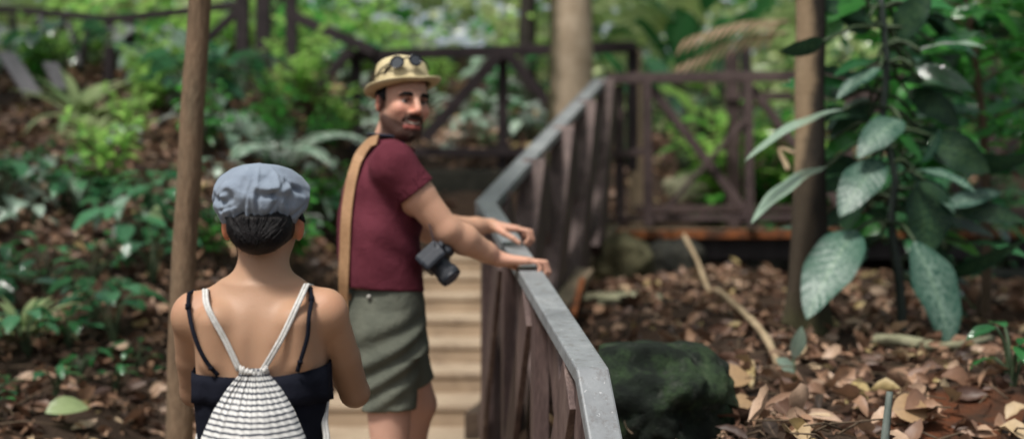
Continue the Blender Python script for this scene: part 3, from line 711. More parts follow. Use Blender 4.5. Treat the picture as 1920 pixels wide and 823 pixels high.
# ================================================================== TREES
def tree(name,label,pts,rad,mat,crown_h,crown_r,nl=420,n=26,jit=.12,lmat='lf_mid',ns=18,root=True):
    base=Vector(pts[0]); t=thing(name,label,'tree',tuple(base))
    top=Vector(pts[-1]); ext=top+(top-Vector(pts[-2])).normalized()*.1; ext.z=crown_h; ext.x+=.2
    c=curve_pts(list(pts)+[top.lerp(ext,.5),ext],n+14); N=len(c)
    r=np.interp(np.linspace(0,1,N),np.linspace(0,1,len(rad)),rad); m=MB(); m.tube([c[0]-Vector((0,0,.2))]+c,[r[0]*1.5]+list(r),ns,jit); m.build('trunk',mat,t,True)
    lb=MB(); lv=Leaves(3)
    for i in range(9):
        a=i*2.4; q=c[N-1-i%5]; e=ext+Vector((math.cos(a)*crown_r*rng.uniform(.5,1),math.sin(a)*crown_r*rng.uniform(.5,1),crown_r*rng.uniform(-.3,.7)))
        p_=curve_pts([q,q.lerp(e,.5)+Vector((0,0,.2)),e],8); lb.tube(p_,[r[-1]*.6*(1-.1*j) for j in range(9)],6)
        k=nl//9; ctr=np.array([list(p_[int(v)]) for v in rng.integers(3,9,k)]); d=rdir(k,-.6,.6)
        lv.add(ctr+rdir(k)*rng.random((k,1))**.5*crown_r*.42,d,rdir(k,.2,1),rng.uniform(.14,.26,k),rng.uniform(.07,.11,k),.4,.2,.9)
    lb.build('branch',mat,t,True); lv.build('crown',M[lmat],t); return t
b=P(333,815,5.0); 
tree('slim_tree','slim brown trunk leaning slightly right, rising behind the woman at left',[(b.x,5.0,gz(b.x,5.0)-.05),P(340,620,5.0),P(350,400,5.0),P(362,200,5.0),P(375,0,5.0),P(382,-220,5.0)],[.055,.044,.042,.041,.039,.038,.033,.03],M['bark'],4.6,1.0)
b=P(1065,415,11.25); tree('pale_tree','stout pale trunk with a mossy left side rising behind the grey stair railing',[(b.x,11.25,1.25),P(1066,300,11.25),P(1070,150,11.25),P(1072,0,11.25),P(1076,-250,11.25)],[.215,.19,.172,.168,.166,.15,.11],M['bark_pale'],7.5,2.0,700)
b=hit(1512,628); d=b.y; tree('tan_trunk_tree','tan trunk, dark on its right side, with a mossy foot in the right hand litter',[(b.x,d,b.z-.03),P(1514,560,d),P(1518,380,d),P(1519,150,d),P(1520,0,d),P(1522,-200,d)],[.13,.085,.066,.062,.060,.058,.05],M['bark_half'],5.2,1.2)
for px,w,d,lb_ in ((520,.36,15.5,'broad dark trunk far back above the sloping railing'),(985,.17,15.0,'dark trunk far behind the hat of the man'),(272,.10,15.5,'thin brown trunk at the top left behind the curved railing'),(1720,.28,15.5,'dark trunk at the top right beyond the walkway'),(1850,.12,13.5,'slim dark trunk beyond the far railing at the right')):
    x=(px-960)/FPX*d; z=gz(x,d); tree('background_tree',lb_,[(x,d,z-.1),(x+.03,d,z+1.2),(x,d,z+2.4),(x+.05,d,z+4)],[w*.62,w*.5,w*.47,w*.45,w*.35],M['bark_dark'] if w>.11 else M['bark'],z+6,1.8,500)

# ================================================================== FAR FOLIAGE (one mass)
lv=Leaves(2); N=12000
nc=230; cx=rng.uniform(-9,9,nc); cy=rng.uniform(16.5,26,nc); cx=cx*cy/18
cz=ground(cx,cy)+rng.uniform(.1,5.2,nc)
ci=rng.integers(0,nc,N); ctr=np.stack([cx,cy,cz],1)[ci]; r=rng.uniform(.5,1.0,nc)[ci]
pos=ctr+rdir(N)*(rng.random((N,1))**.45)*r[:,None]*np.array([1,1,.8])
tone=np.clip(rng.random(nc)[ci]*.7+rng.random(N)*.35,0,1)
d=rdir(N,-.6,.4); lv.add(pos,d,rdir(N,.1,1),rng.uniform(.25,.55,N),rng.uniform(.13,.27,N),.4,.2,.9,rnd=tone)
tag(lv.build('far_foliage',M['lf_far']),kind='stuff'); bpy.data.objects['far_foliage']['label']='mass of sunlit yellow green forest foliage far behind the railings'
lv=Leaves(2); N=7000; nc=110; cx=rng.uniform(-14,14,nc); cy=rng.uniform(27,34,nc); cz=ground(cx,cy)+rng.uniform(0,6.5,nc); ci=rng.integers(0,nc,N)
pos=np.stack([cx,cy,cz],1)[ci]+rdir(N)*(rng.random((N,1))**.4)*1.7
lv.add(pos,rdir(N,-.6,.4),rdir(N,.1,1),rng.uniform(.3,.6,N),rng.uniform(.18,.32,N),.4,.2,.9,rnd=rng.random(N)*.6)
o=tag(lv.build('far_forest',M['lf_mid']),kind='stuff'); o['label']='dark green forest closing the view at the back'

# ================================================================== LEAF LITTER
def litter(n,x0,x1,y0,y1,name,label,size=(.028,.105),lift=.03,yl=None,dens=None):
    x=rng.uniform(x0,x1,n); y=y0+(y1-y0)*rng.random(n)**(dens or 1)
    if yl is not None:
        k=yl(x,y); x,y=x[k],y[k]; n=len(x)
    z=ground(x,y); lv=Leaves(4)
    d=rdir(n,-.25,.45); nr=rdir(n,.25,1)
    s=rng.uniform(0,1,n)**1.6*(size[1]-size[0])+size[0]
    pt=np.sin(x*4.3+y*2.1)*np.sin(y*3.7-x*1.9)+np.sin(x*9.1-y*6.3)*.6
    tone=np.clip(rng.normal(.52,.26,n)+.10*pt,0,1)
    lv.add(np.stack([x,y,z+rng.uniform(0,lift,n)],1)-d*s[:,None]*.4,d,nr,s*1.25,s*rng.uniform(.4,.75,n),rng.uniform(-.9,1.2,n),rng.uniform(-.2,.7,n),.9,rnd=tone,wave=.12,curl=rng.uniform(-.1,.5,n))
    o=tag(lv.build(name,M['litter']),kind='stuff'); o['label']=label
red_=hit(1835,785)
off=lambda x,y:(((x-red_.x)/.26)**2+((y-red_.y)/.42)**2>.35+.55*np.sin(x*23)*np.sin(y*19))&((x<np.interp(y,XLY,XL)+.12)|(x>np.interp(y,XRY,XR)+.03))
litter(6500,.15,3.6,3.0,9.6,'leaf_litter','brown dry leaf litter covering the slope right of the stair railing',yl=off,lift=.05,dens=1.15)
litter(9500,-3.9,-.9,3.2,11.5,'leaf_litter','brown dry leaf litter covering the bank left of the woman',yl=off,lift=.04)
litter(2600,-5,4.5,11.5,16,'leaf_litter','brown dry leaf litter on the terrace behind the railings',size=(.07,.19))
litter(70,-1.0,.1,3.7,11,'leaf_litter','few dry leaves fallen on the steps',size=(.04,.08),lift=.12,yl=lambda x,y:(x>np.interp(y,XLY,XL))&(x<np.interp(y,XLY,XL)+.25))
lv=Leaves(5); bo_=bpy.data.objects['mossy_boulder'].location; n=60; an=rng.uniform(0,6.28,n); rd=rng.uniform(.16,.34,n); bx_=bo_.x+np.cos(an)*rd; by_=bo_.y+np.sin(an)*rd; zz_=np.maximum(ground(bx_,by_),bo_.z-.17+.10*(rd<.24))
lv.add(np.stack([bx_,by_,zz_+rng.uniform(.02,.07,n)],1),rdir(n,-.2,.4),rdir(n,.3,1),rng.uniform(.06,.13,n),rng.uniform(.03,.07,n),rng.uniform(-.8,1,n),.3,.9,wave=.1); o=tag(lv.build('leaf_litter',M['litter']),kind='stuff'); o['label']='dry leaves caught around the foot of the mossy boulder'
# larger single leaves lying on top of the litter on the right
GL='large curled dry leaves on top of the right hand leaf litter'
src=[]
for k in range(6):
    lv=Leaves(6); lv.add([(-.06,0,0)],[(1,0,.1)],[(0,.1*k-.3,1)],.135,.075+.008*(k%3),[.9,-.7,.5,-1,1.1,.2][k],.35,.9,rnd=[[.62,.75,.5,.85,.68,.95][k]],wave=.14,curl=.25); src.append(lv.build('dry_leaf',M['litter']))
first=[True]*6
for k in range(75):
    px=rng.uniform(1130,1940); py=rng.uniform(560,860)
    if px<1370 and py>600: px+=260
    if abs(px-1835)<60 and 745<py<820: continue
    i=k%6; o=src[i] if first[i] else src[i].copy()
    if not first[i]: COL.objects.link(o)
    first[i]=False
    p=hit(px,py); o.location=p+Vector((0,0,rng.uniform(.03,.07))); o.rotation_euler=(rng.uniform(-.2,.9),rng.uniform(-.6,.6),rng.uniform(0,6.28)); s=rng.uniform(.5,1.05); o.scale=(s,s,s)
    tag(o,'curled brown dry leaf lying on the leaf litter right of the stair railing','leaf',GL)
for px,py,L_,W_,lab in ((1705,795,.115,.105,'round tan dry leaf at the bottom, right of the grey cane'),(1370,722,.14,.10,'broad pinkish brown dry leaf resting against the mossy boulder'),(1393,778,.085,.085,'round tan dry leaf just right of the seedling by the boulder')):
    lv=Leaves(8); lv.add([(-L_/2,0,0)],[(1,0,.05)],[(0,-.75,.6)],L_*1.1,W_,.3,.15,.8,rnd=[.5],wave=.05); o=tag(lv.build('dry_leaf',M['tanleaf']),lab,'leaf'); o.location=hit(px,py+20)+Vector((0,-.02,.07)); 

# ================================================================== CANOPY added out of view overhead, with gaps, to shape the light
lv=Leaves(2); nc=170; cx=rng.uniform(-9,9,nc); cy=rng.uniform(2.5,11,nc); cz=rng.uniform(5.6,8.5,nc)
k=(cx>1.6)|(cx<-4.2)|((cy>7.5)&(cy<9.5)&(np.abs(cx)>1)); cx,cy,cz=cx[k],cy[k],cz[k]; nc=len(cx); N=nc*34; ci=np.repeat(np.arange(nc),34)
pos=np.stack([cx,cy,cz],1)[ci]+rdir(N)*(rng.random((N,1))**.45)*np.array([.75,.75,.4])
lv.add(pos,rdir(N,-.4,.3),rdir(N,.3,1),rng.uniform(.25,.42,N),rng.uniform(.13,.2,N),.4,.2,.9)
o=tag(lv.build('unseen_canopy',M['lf_mid']),kind='stuff'); o['label']='unseen leafy canopy added overhead to block and break up the sky light'

# fallen twigs scattered through the litter
m=MB()
for _ in range(170):
    p=hit(rng.uniform(1130,1950),rng.uniform(520,860)) if rng.random()<.6 else hit(rng.uniform(-60,330),rng.uniform(430,860))
    a=rng.uniform(0,6.28); l=rng.uniform(.06,.28); e=p+Vector((math.cos(a)*l,math.sin(a)*l,rng.uniform(-.01,.06)))
    m.tube([p+Vector((0,0,.03)),p.lerp(e,.5)+Vector((rng.uniform(-.02,.02),0,.045)),e+Vector((0,0,.03))],[.004,.0035,.002],5)
o=tag(m.build('twig_litter',M['stem_brown'],None,True),kind='stuff'); o['label']='thin dry twigs strewn through the leaf litter'
# ================================================================== SDF BODIES
class Field:
    def __init__(s,lo,hi,h):
        s.lo=np.array(lo,float); s.h=h; s.dim=np.ceil((np.array(hi)-s.lo)/h).astype(int)+1
        s.F=np.full(s.dim,.2,np.float32)
    def sl(s,lo,hi):
        a=np.maximum(0,np.floor((np.array(lo)-s.lo)/s.h).astype(int)); b=np.minimum(s.dim,np.ceil((np.array(hi)-s.lo)/s.h).astype(int)+1)
        if np.any(b<=a): return None,None
        g=[(s.lo[i]+s.h*np.arange(a[i],b[i])).astype(np.float32) for i in range(3)]
        X,Y,Z=np.meshgrid(*g,indexing='ij'); return (slice(a[0],b[0]),slice(a[1],b[1]),slice(a[2],b[2])),np.stack([X,Y,Z],-1)
    def op(s,lo,hi,fn,k,mode='u'):
        m=k+2.5*s.h; S_,Pp=s.sl(np.array(lo)-m,np.array(hi)+m)
        if S_ is None: return s
        b=fn(Pp).astype(np.float32); a=s.F[S_]
        if mode=='s': b=-b
        k=max(k,1e-5)
        if mode=='u': h=np.clip(.5+.5*(b-a)/k,0,1); s.F[S_]=b*(1-h)+a*h-k*h*(1-h)
        else: h=np.clip(.5-.5*(b-a)/k,0,1); s.F[S_]=b*(1-h)+a*h+k*h*(1-h)
        return s
    def cap(s,a,b,ra,rb,k=.01,mode='u'):
        a=np.array(a,np.float32); b=np.array(b,np.float32); ab=b-a; L=float(ab@ab)+1e-12
        def fn(p):
            t=np.clip(((p-a)@ab)/L,0,1); return np.linalg.norm(p-a-t[...,None]*ab,axis=-1)-(ra+(rb-ra)*t)
        r=max(ra,rb); return s.op(np.minimum(a,b)-r,np.maximum(a,b)+r,fn,k,mode)
    def chain(s,pts,rs,k=.01,mode='u'):
        for i in range(len(pts)-1): s.cap(pts[i],pts[i+1],rs[i],rs[i+1],k,mode)
        return s
    def ell(s,c,r,k=.01,R=None,mode='u'):
        c=np.array(c,np.float32); r=np.array(r,np.float32); R=np.eye(3,dtype=np.float32) if R is None else np.array(R,np.float32)  # columns = axes
        def fn(p):
            q=(p-c)@R; k0=np.linalg.norm(q/r,axis=-1); k1=np.linalg.norm(q/(r*r),axis=-1); return k0*(k0-1)/np.maximum(k1,1e-6)
        m=float(r.max()); return s.op(c-m,c+m,fn,k,mode)
    def loft(s,secs,k=.01,yaw=0,mode='u',exp=2.3,warp=None):
        """secs: (z,cx,cy,a,b) elliptical sections; a across, b front to back, turned by yaw"""
        q=np.array(secs,float); zz=q[:,0]; cs,sn=math.cos(yaw),math.sin(yaw)
        def it(z,i):
            # smooth interpolation
            zi=np.linspace(zz[0],zz[-1],200); v=np.interp(zi,zz,q[:,i]); ker=np.hanning(23); ker/=ker.sum(); v=np.convolve(np.pad(v,11,mode='edge'),ker,'valid'); return np.interp(z,zi,v)
        def fn(p):
            z=p[...,2]; z1=z[0,0]; C=[it(z1,i)[None,None,:] for i in range(1,5)]
            dx=p[...,0]-C[0]; dy=p[...,1]-C[1]; u=dx*cs+dy*sn; v=-dx*sn+dy*cs
            a,b=C[2],C[3]; rr=((np.abs(u)/a)**exp+(np.abs(v)/b)**exp)**(1/exp); d=(rr-1)*np.minimum(a,b)*1.05
            if warp: d=d+warp(p)
            return np.maximum(d,np.maximum(zz[0]-z,z-zz[-1]))
        m=float(np.max(q[:,3:])); return s.op([q[:,1].min()-m,q[:,2].min()-m,zz[0]],[q[:,1].max()+m,q[:,2].max()+m,zz[-1]],fn,k,mode)
    def half(s,pt,n):
        """cut away the side the normal points to"""
        n=np.array(n,np.float32); n/=np.linalg.norm(n); S_,Pp=s.sl(s.lo,s.lo+s.h*(s.dim-1)); s.F=np.maximum(s.F,(Pp-np.array(pt,np.float32))@n).astype(np.float32); return s
    def mesh(s):
        F=s.F; F=np.pad(F,1,constant_values=.2); lo=s.lo-s.h; ins=F<0
        # active cells
        c=np.zeros(np.array(F.shape)-1,np.int8)
        for i in (0,1):
            for j in (0,1):
                for k in (0,1): c+=ins[i:F.shape[0]-1+i,j:F.shape[1]-1+j,k:F.shape[2]-1+k]
        idx=np.argwhere((c>0)&(c<8)); ids=-np.ones(c.shape,np.int64); ids[tuple(idx.T)]=np.arange(len(idx))
        acc=np.zeros((len(idx),3)); cnt=np.zeros(len(idx))
        for ax in range(3):
            o=[a for a in range(3) if a!=ax]
            for u in (0,1):
                for v in (0,1):
                    off=np.zeros(3,int); off[o[0]]=u; off[o[1]]=v
                    p0=idx+off; p1=p0.copy(); p1[:,ax]+=1
                    f0=F[tuple(p0.T)]; f1=F[tuple(p1.T)]; m=(f0<0)!=(f1<0)
                    t=f0/np.where(m,f0-f1,1); pt=p0.astype(float); pt[:,ax]+=t; acc[m]+=pt[m]; cnt[m]+=1
        V=lo+s.h*acc/cnt[:,None]
        Q=[]
        for ax in range(3):
            o=[(ax+1)%3,(ax+2)%3]; sl0=[slice(None)]*3; sl1=[slice(None)]*3; sl0[ax]=slice(0,-1); sl1[ax]=slice(1,None)
            a=ins[tuple(sl0)]; b=ins[tuple(sl1)]; e=np.argwhere(a!=b); e=e[(e[:,o[0]]>0)&(e[:,o[1]]>0)]
            fl=a[tuple(e.T)]
            g=[]
            for u,v in ((0,0),(1,0),(1,1),(0,1)):
                p=e.copy(); p[:,o[0]]-=u; p[:,o[1]]-=v; g.append(ids[tuple(p.T)])
            q=np.stack(g,1); q[fl]=q[fl]; qq=np.where(fl[:,None],q[:,::1],q[:,::-1]); Q.append(qq)
        return V,np.vstack(Q)
def laplace(V,F,n=2,f=.5):
    for _ in range(n):
        acc=np.zeros_like(V); c=np.zeros(len(V))
        for i in range(4):
            a=F[:,i]
            for b in (F[:,(i+1)%4],F[:,i-1]): np.add.at(acc,a,V[b]); np.add.at(c,a,1)
        V=V*(1-f)+f*acc/np.maximum(c,1)[:,None]
    return V
def sines(seed,n=10,f0=12,f1=40):
    r=np.random.default_rng(seed); D=nrmz(r.normal(size=(n,3)))*r.uniform(f0,f1,(n,1)); ph=r.uniform(0,6.28,n); A=1/np.linalg.norm(D,axis=1)*f0
    return lambda p: (np.sin(p@D.T.astype(np.float32)+ph.astype(np.float32))*A).sum(-1)/A.sum()
def hand(Fd,w,d,n,s,curl=(.25,.5,.4),thumb=(.5,.2),sc=1.0,k=.008,spread=.12):
    """wrist w, finger direction d, back of hand n, thumb side s"""
    w=np.array(w,float); d=nrmz(np.array(d,float)); n=np.array(n,float); n=nrmz(n-d*(n@d)); s_=np.cross(d,n); s_=s_*np.sign(s_@np.array(s,float))
    for off,kn,ls,r in ((.030,.088,(.042,.026,.020),.0088),(.010,.094,(.046,.030,.021),.0090),(-.011,.088,(.042,.028,.020),.0086),(-.030,.078,(.034,.021,.018),.0076)):
        K=w+d*kn*sc+s_*off*sc; Fd.cap(w+s_*off*.55*sc+d*.012*sc,K,.0145*sc,.0115*sc,k+.008)
        p=K; ang=0; dd=nrmz(d+s_*off/.03*spread)
        for j,l in enumerate(ls):
            ang+=curl[j] ; v=dd*math.cos(ang)-n*math.sin(ang); q=p+v*l*sc; Fd.cap(p,q,(r-.0006*j)*sc,(r-.0006*(j+1))*sc,.003 if j else .005); p=q
    b=w+s_*.018*sc+d*.018*sc-n*.004; m1=b+(s_*thumb[0]+d*.75-n*thumb[1])*.045*sc; m2=m1+(s_*thumb[0]*.5+d-n*thumb[1]*1.2)*.032*sc; m3=m2+(s_*.1+d-n*thumb[1]*1.6)*.024*sc
    Fd.cap(b,m1,.0155*sc,.0115*sc,k+.004); Fd.cap(m1,m2,.0108*sc,.0096*sc,.004); Fd.cap(m2,m3,.0096*sc,.0078*sc,.004)

def mat_skin(nm):
    t=NT(nm); c=t.attr('tint','Color'); n=t.noise(55,4,.6); n2=t.noise(300,2,.5)
    c=t.mix(t.math('MULTIPLY',n,.28),c,t.mix(.5,c,(.30,.10,.06)))
    return t.done(t.bsdf(c,.52,.28,t.bump(t.math('ADD',n2,t.math('MULTIPLY',n,.8)),.2,.002),sss=.12))
SKIN=mat_skin('skin')
def mat_cloth(nm,c1,c2,scale=14,weave=700,bump=.25,rough=.85,wr=None,sheen=.1):
    t=NT(nm); co=t.coord(); c=t.ramp(t.noise(scale,4,.6),[(.35,c1),(.65,c2)])
    w=t.noise(weave,2,.5); c=t.mix(t.math('MULTIPLY',w,.25),c,tuple(x*.5 for x in c1))
    h=t.math('MULTIPLY',w,.15)
    if wr: h=t.math('ADD',h,t.noise(wr,3,.5,None,.8))
    return t.done(t.bsdf(c,rough,.10,t.bump(h,bump,.012),sheen=sheen))

# ================================================================== WOMAN
def woman():
    r=thing('person','woman seen from behind in grey cap and black strappy top, wearing a striped bag','person',(-.53,3.0,0))
    Y=3.0; xc=-.53
    F=Field((-.80,2.78,-.01),(-.26,3.46,1.62),.005)
    F.loft([(.74,xc,Y+.005,.165,.115),(.86,xc,Y,.168,.115),(.95,xc,Y+.01,.145,.10),(1.03,xc,Y+.015,.125,.088),(1.10,xc,Y+.015,.128,.088),(1.2,xc,Y+.01,.136,.094),(1.29,xc,Y+.005,.139,.092),(1.34,xc,Y+.002,.130,.075),(1.37,xc,Y,.090,.055),(1.39,xc,Y,.055,.045)],.03)
    nk=(-.527,Y+.0,1.40); F.cap((-.527,Y+.005,1.36),(-.527,Y+.025,1.50),.054,.052,.025)
    for sg,sh,el in ((-1,(-.676,Y,1.325),(-.690,Y+.10,1.155)),(1,(-.388,Y,1.332),(-.344,Y+.11,1.152))):
        F.cap((-.527+sg*.035,Y+.005,1.395),(sh[0]-sg*.01,Y-.003,sh[2]+.022),.028,.024,.035)
        F.cap((xc+sg*.082,Y-.056,1.315),(xc+sg*.086,Y-.056,1.24),.040,.028,.024)     # shoulder blade
        F.ell(sh,(.043,.046,.050),.025)
        F.chain([sh,tuple(np.array(sh)*.45+np.array(el)*.55),el],[.040,.037,.032],.007)
        wr=(xc+sg*.10,Y+.30,1.225); F.chain([el,tuple(np.array(el)*.6+np.array(wr)*.4+np.array((sg*.006,0,0))),wr],[.032,.034,.024],.010)
        hand(F,wr,(-sg*.45,.85,.25),(sg*.75,.3,.45),(-sg*.3,-.2,1),(.4,.6,.5),(.4,.3),.93)
        hp=(xc+sg*.085,Y,.80); kn=(xc+sg*.085,Y+.01,.45); an=(xc+sg*.085,Y-.01,.075)
        F.chain([hp,tuple(np.array(hp)*.5+np.array(kn)*.5),kn],[.088,.072,.052],.02); F.chain([kn,(kn[0],Y-.015,.32),an],[.05,.05,.034],.015)
        F.cap((an[0],Y-.03,.045),(an[0]+sg*.015,Y+.13,.028),.036,.028,.02)
    F.cap((xc,Y-.099,1.37),(xc,Y-.096,1.10),.016,.016,.024,'s')               # line of the spine
    F.ell((xc,Y+.02,1.545),(.073,.092,.088),.02); F.ell((-.527,Y+.06,1.50),(.058,.055,.07),.03)
    F.cap((-.527,Y+.12,1.515),(-.527,Y+.127,1.49),.008,.012,.01)
    for sg in (-1,1): F.ell((-.529+sg*.076,Y+.022,1.514),(.012,.02,.030),.006)
    V,Q=F.mesh(); V=laplace(V,Q,2)
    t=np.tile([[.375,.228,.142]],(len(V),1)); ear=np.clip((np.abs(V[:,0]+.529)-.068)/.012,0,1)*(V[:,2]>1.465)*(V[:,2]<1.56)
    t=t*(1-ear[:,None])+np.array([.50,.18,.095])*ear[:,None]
    low=np.clip((1.33-V[:,2])/.14,0,1)*np.clip((np.abs(V[:,0]-xc)-.125)/.03,0,1); t*=(1-.32*low)[:,None]  # outer arms darken downwards: shade painted into the skin tint
    red=np.exp(-((V[:,2]-1.36)/.03)**2)*np.clip((np.abs(V[:,0]-xc)-.07)/.05,0,1); t=t*(1+red[:,None]*np.array([.12,.02,.0])); vr=sines(8,10,10,45)(V.astype(np.float32)); t*=(1+.10*vr)[:,None]
    for mx,mz in ((-.60,1.30),(-.49,1.27),(-.455,1.335),(-.57,1.24)): t*=(1-.35*np.exp(-(((V[:,0]-mx)**2+(V[:,2]-mz)**2)/.0035**2)))[:,None]
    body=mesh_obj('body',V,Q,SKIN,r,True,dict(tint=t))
    bV=V
    # hair: nape roll below the cap
    H=Field((-.66,2.84,1.42),(-.40,3.15,1.66),.004)
    H.ell((-.528,Y+.012,1.545),(.077,.090,.092),.01); H.ell((-.526,Y-.042,1.510),(.066,.048,.05),.02); H.ell((-.524,Y-.036,1.480),(.046,.040,.028),.025)
    H.op((-.66,2.84,1.42),(-.40,3.15,1.66),lambda p:(p[...,1]-(Y+.03))+ (p[...,2]-1.5)*-.4,.006,'i') if False else None
    H.ell((-.524,Y-.066,1.490),(.048,.030,.032),.008)
    S_,Pp=H.sl(H.lo,H.lo+H.h*(H.dim-1)); cut=np.maximum(Pp[...,1]-(Y+.045),(1.457-Pp[...,2])+(np.abs(Pp[...,0]+.526)/.07)**2.2*.048)
    st=sines(3,12,60,200); H.F=np.maximum(H.F,cut).astype(np.float32)+0.0025*st(Pp*np.array([1,.6,.35],np.float32))
    side=np.maximum(np.abs(Pp[...,0]+.528)-.070,-1); H.F=np.maximum(H.F,np.where(Pp[...,2]<1.53,side,-1)).astype(np.float32)
    V,Q=H.mesh(); V=laplace(V,Q,1)
    t_=NT('black_hair'); n=t_.noise(160,4,.6); M['hair']=t_.done(t_.bsdf(t_.ramp(n,[(.3,(.002,.002,.0025)),(.7,(.008,.006,.006))]),.5,.18,t_.bump(n,.5,.003)))
    hr=mesh_obj('hair',V,Q,M['hair'],r); HV=V; ms=MB()
    for i in range(110):
        x0=-.526+rng.uniform(-.066,.066); z0=1.535; x1=-.526+(x0+.526)*rng.uniform(.15,.65)+rng.uniform(-.012,.012); z1=1.468+.5*abs(x1+.526)+rng.uniform(0,.02); pts=[]
        for j in range(9):
            t_=j/8; x=x0+(x1-x0)*t_**1.4+.003*math.sin(t_*5+i); z=z0+(z1-z0)*t_; kk=(np.abs(HV[:,0]-x)<.007)&(np.abs(HV[:,2]-z)<.007)
            if kk.any(): pts.append(Vector((x,float(HV[kk,1].min())-.0012*(1-t_*.3)-.001*(i%4==0),z)))
        if len(pts)>3: ms.tube(pts,[.0016]*(len(pts)-1)+[.0006],5)
    for i in range(22):
        sd_=rng.choice([-1,1]); x=-.526+sd_*rng.uniform(.0,.062); z=1.468+.45*abs(x+.526); y0=Y-.03-.03*(1-abs(x+.526)/.07); ms.tube(curve_pts([(x,y0,z+.015),(x+rng.uniform(-.006,.006),y0-.006,z),(x+rng.uniform(-.012,.012)+sd_*.004,y0+.004,z-rng.uniform(.004,.02))],5),[.0009,.0008,.0007,.0006,.0004,.0002],4)
    ms.build('hair_strands',M['hair'],hr,True)
    m=MB(); 
    for i in range(9):
        a=rng.uniform(-1,1); x=-.526+a*.065; z=1.47+.03*a*a; m.tube(curve_pts([(x,Y-.03,z+.02),(x+rng.uniform(-.01,.01),Y-.05,z-.004),(x+rng.uniform(-.015,.015),Y-.045,z-.008-rng.random()*.008)],5),[.0012,.001,.001,.0008,.0006,.0003],4)
    m.build('hair_strand',M['hair'],hr,True)
    m=MB(); m.tube(curve_pts([(-.455,Y+.0,1.545),(-.443,Y-.01,1.535),(-.435,Y-.012,1.524)],5),[.006,.009,.008,.006,.004,.002],6); m.build('hair_tuft',M['hair'],hr,True)
    # cap: soft crown gathered into a band
    nu,nv=300,100; U=np.linspace(0,2*np.pi,nu,endpoint=False); W_=np.linspace(0,1,nv); cx,cy=-.532,Y+.01
    uu,vv=np.meshgrid(U,W_); ph=vv*np.pi*.5
    prof_r=np.interp(vv,[0,.12,.26,.40,.55,.68,.80,.90,1],[.074,.084,.095,.100,.096,.083,.062,.036,0]); prof_z=np.interp(vv,[0,.12,.26,.40,.55,.68,.80,.90,1],[1.526,1.535,1.553,1.576,1.601,1.622,1.637,1.645,1.648])
    ker=np.hanning(9); ker/=ker.sum()
    for A_ in (prof_r,prof_z):
        pad=np.pad(A_,((4,4),(0,0)),mode='reflect',reflect_type='odd')
        for j in range(nu): A_[:,j]=np.convolve(pad[:,j],ker,'valid')
    prof_r[-1]=0
    pl=np.zeros_like(uu); rr=np.random.default_rng(5)
    for i in range(10):
        u0=i/10*2*np.pi+rr.uniform(-.15,.15); wd=rr.uniform(.05,.10); dep=rr.uniform(.25,1.0); ht=rr.uniform(.25,.65); lean=rr.uniform(-.9,.9)
        du=np.angle(np.exp(1j*(uu-u0-lean*vv))); pl-=dep*np.exp(-(du/wd)**2)*np.clip(1-vv/ht,0,1)**.7
        pl+=.55*dep*np.exp(-((du-wd*2.2)/(wd*1.5))**2)*np.clip(1-vv/ht,0,1)
    # deep irregular dents across the puffed sides
    for u0,v0,su,sv,am in ((-2.32,.34,.16,.05,-1.3),(-2.05,.40,.10,.07,-1.0),(-1.15,.42,.30,.05,-1.1),(-.75,.36,.12,.08,-1.0),(-.6,.5,.25,.06,-.8),(-1.75,.5,.06,.16,-.5),(-1.45,.36,.05,.16,-1.0),(-1.0,.25,.06,.2,-1.2),(-2.7,.4,.1,.06,-.9)):
        du=np.angle(np.exp(1j*(uu-u0))); pl+=am*np.exp(-(du/su)**2-((vv-v0)/sv)**2)-.6*am*np.exp(-(du/su)**2-((vv-v0-sv*1.7)/sv)**2)
    def crease(u0,v0,u1,v1,w,am):
        a=np.array([u0*.097,v0*.15]); b=np.array([u1*.097,v1*.15]); ab=b-a; qx=np.angle(np.exp(1j*(uu-u0)))*.097; qy=vv*.15-a[1]
        s_=np.clip((qx*ab[0]+qy*ab[1])/(ab@ab),0,1); dx=qx-s_*ab[0]; dy=qy-s_*ab[1]; d_=np.hypot(dx,dy); sg_=np.sign(dx*ab[1]-dy*ab[0]); tp=np.sqrt(np.clip(1.15-s_,0,1))
        return am*tp*(-np.exp(-(d_/w)**2)+.75*np.exp(-((d_-2.1*w)/(1.5*w))**2)*(sg_>0)+.25*np.exp(-((d_-2.1*w)/(1.5*w))**2)*(sg_<0))*.38
    for cr in ((-1.07,.0,-1.12,.45,.0045,1.5),(-1.12,.45,-.78,.60,.005,1.4),(-.78,.60,-.32,.45,.005,1.2),(-1.38,.0,-1.0,.40,.0045,1.3),(-1.62,.0,-1.56,.58,.004,1.0),(-1.88,.02,-1.58,.55,.0045,1.1),(-2.2,.0,-2.08,.25,.004,1.3),(-2.6,.36,-2.05,.5,.005,1.6),(-2.95,.3,-2.75,.45,.005,1.4),(-2.4,.22,-1.95,.30,.004,1.0),(-.6,.15,-.2,.38,.005,1.2),(-.5,.0,-.75,.3,.004,1.2),(-2.75,.0,-2.6,.22,.004,1.2),(-1.3,.62,-.9,.8,.006,.6),(-2.2,.6,-1.8,.75,.007,.5)): pl+=crease(*cr)
    sn=sines(9,14,1.5,7); q3=np.stack([np.cos(uu)*1.0,np.sin(uu)*1.0,vv*2.5],-1).astype(np.float32); lump=sn(q3*1.6)
    rg=-np.abs(sines(77,9,1.2,4.5)(np.stack([np.cos(uu)*1.2,np.sin(uu)*1.2,vv*1.6],-1).astype(np.float32)*1.9)); R_=prof_r+.030*(rg+.18)*np.clip(vv*5,0,1)*np.clip((.85-vv)*3,0,1)+ .0085*pl*np.clip(prof_r/.06,0,1)+.011*lump*np.clip(vv*4,0,1)*np.clip((1-vv)*3,0,1)
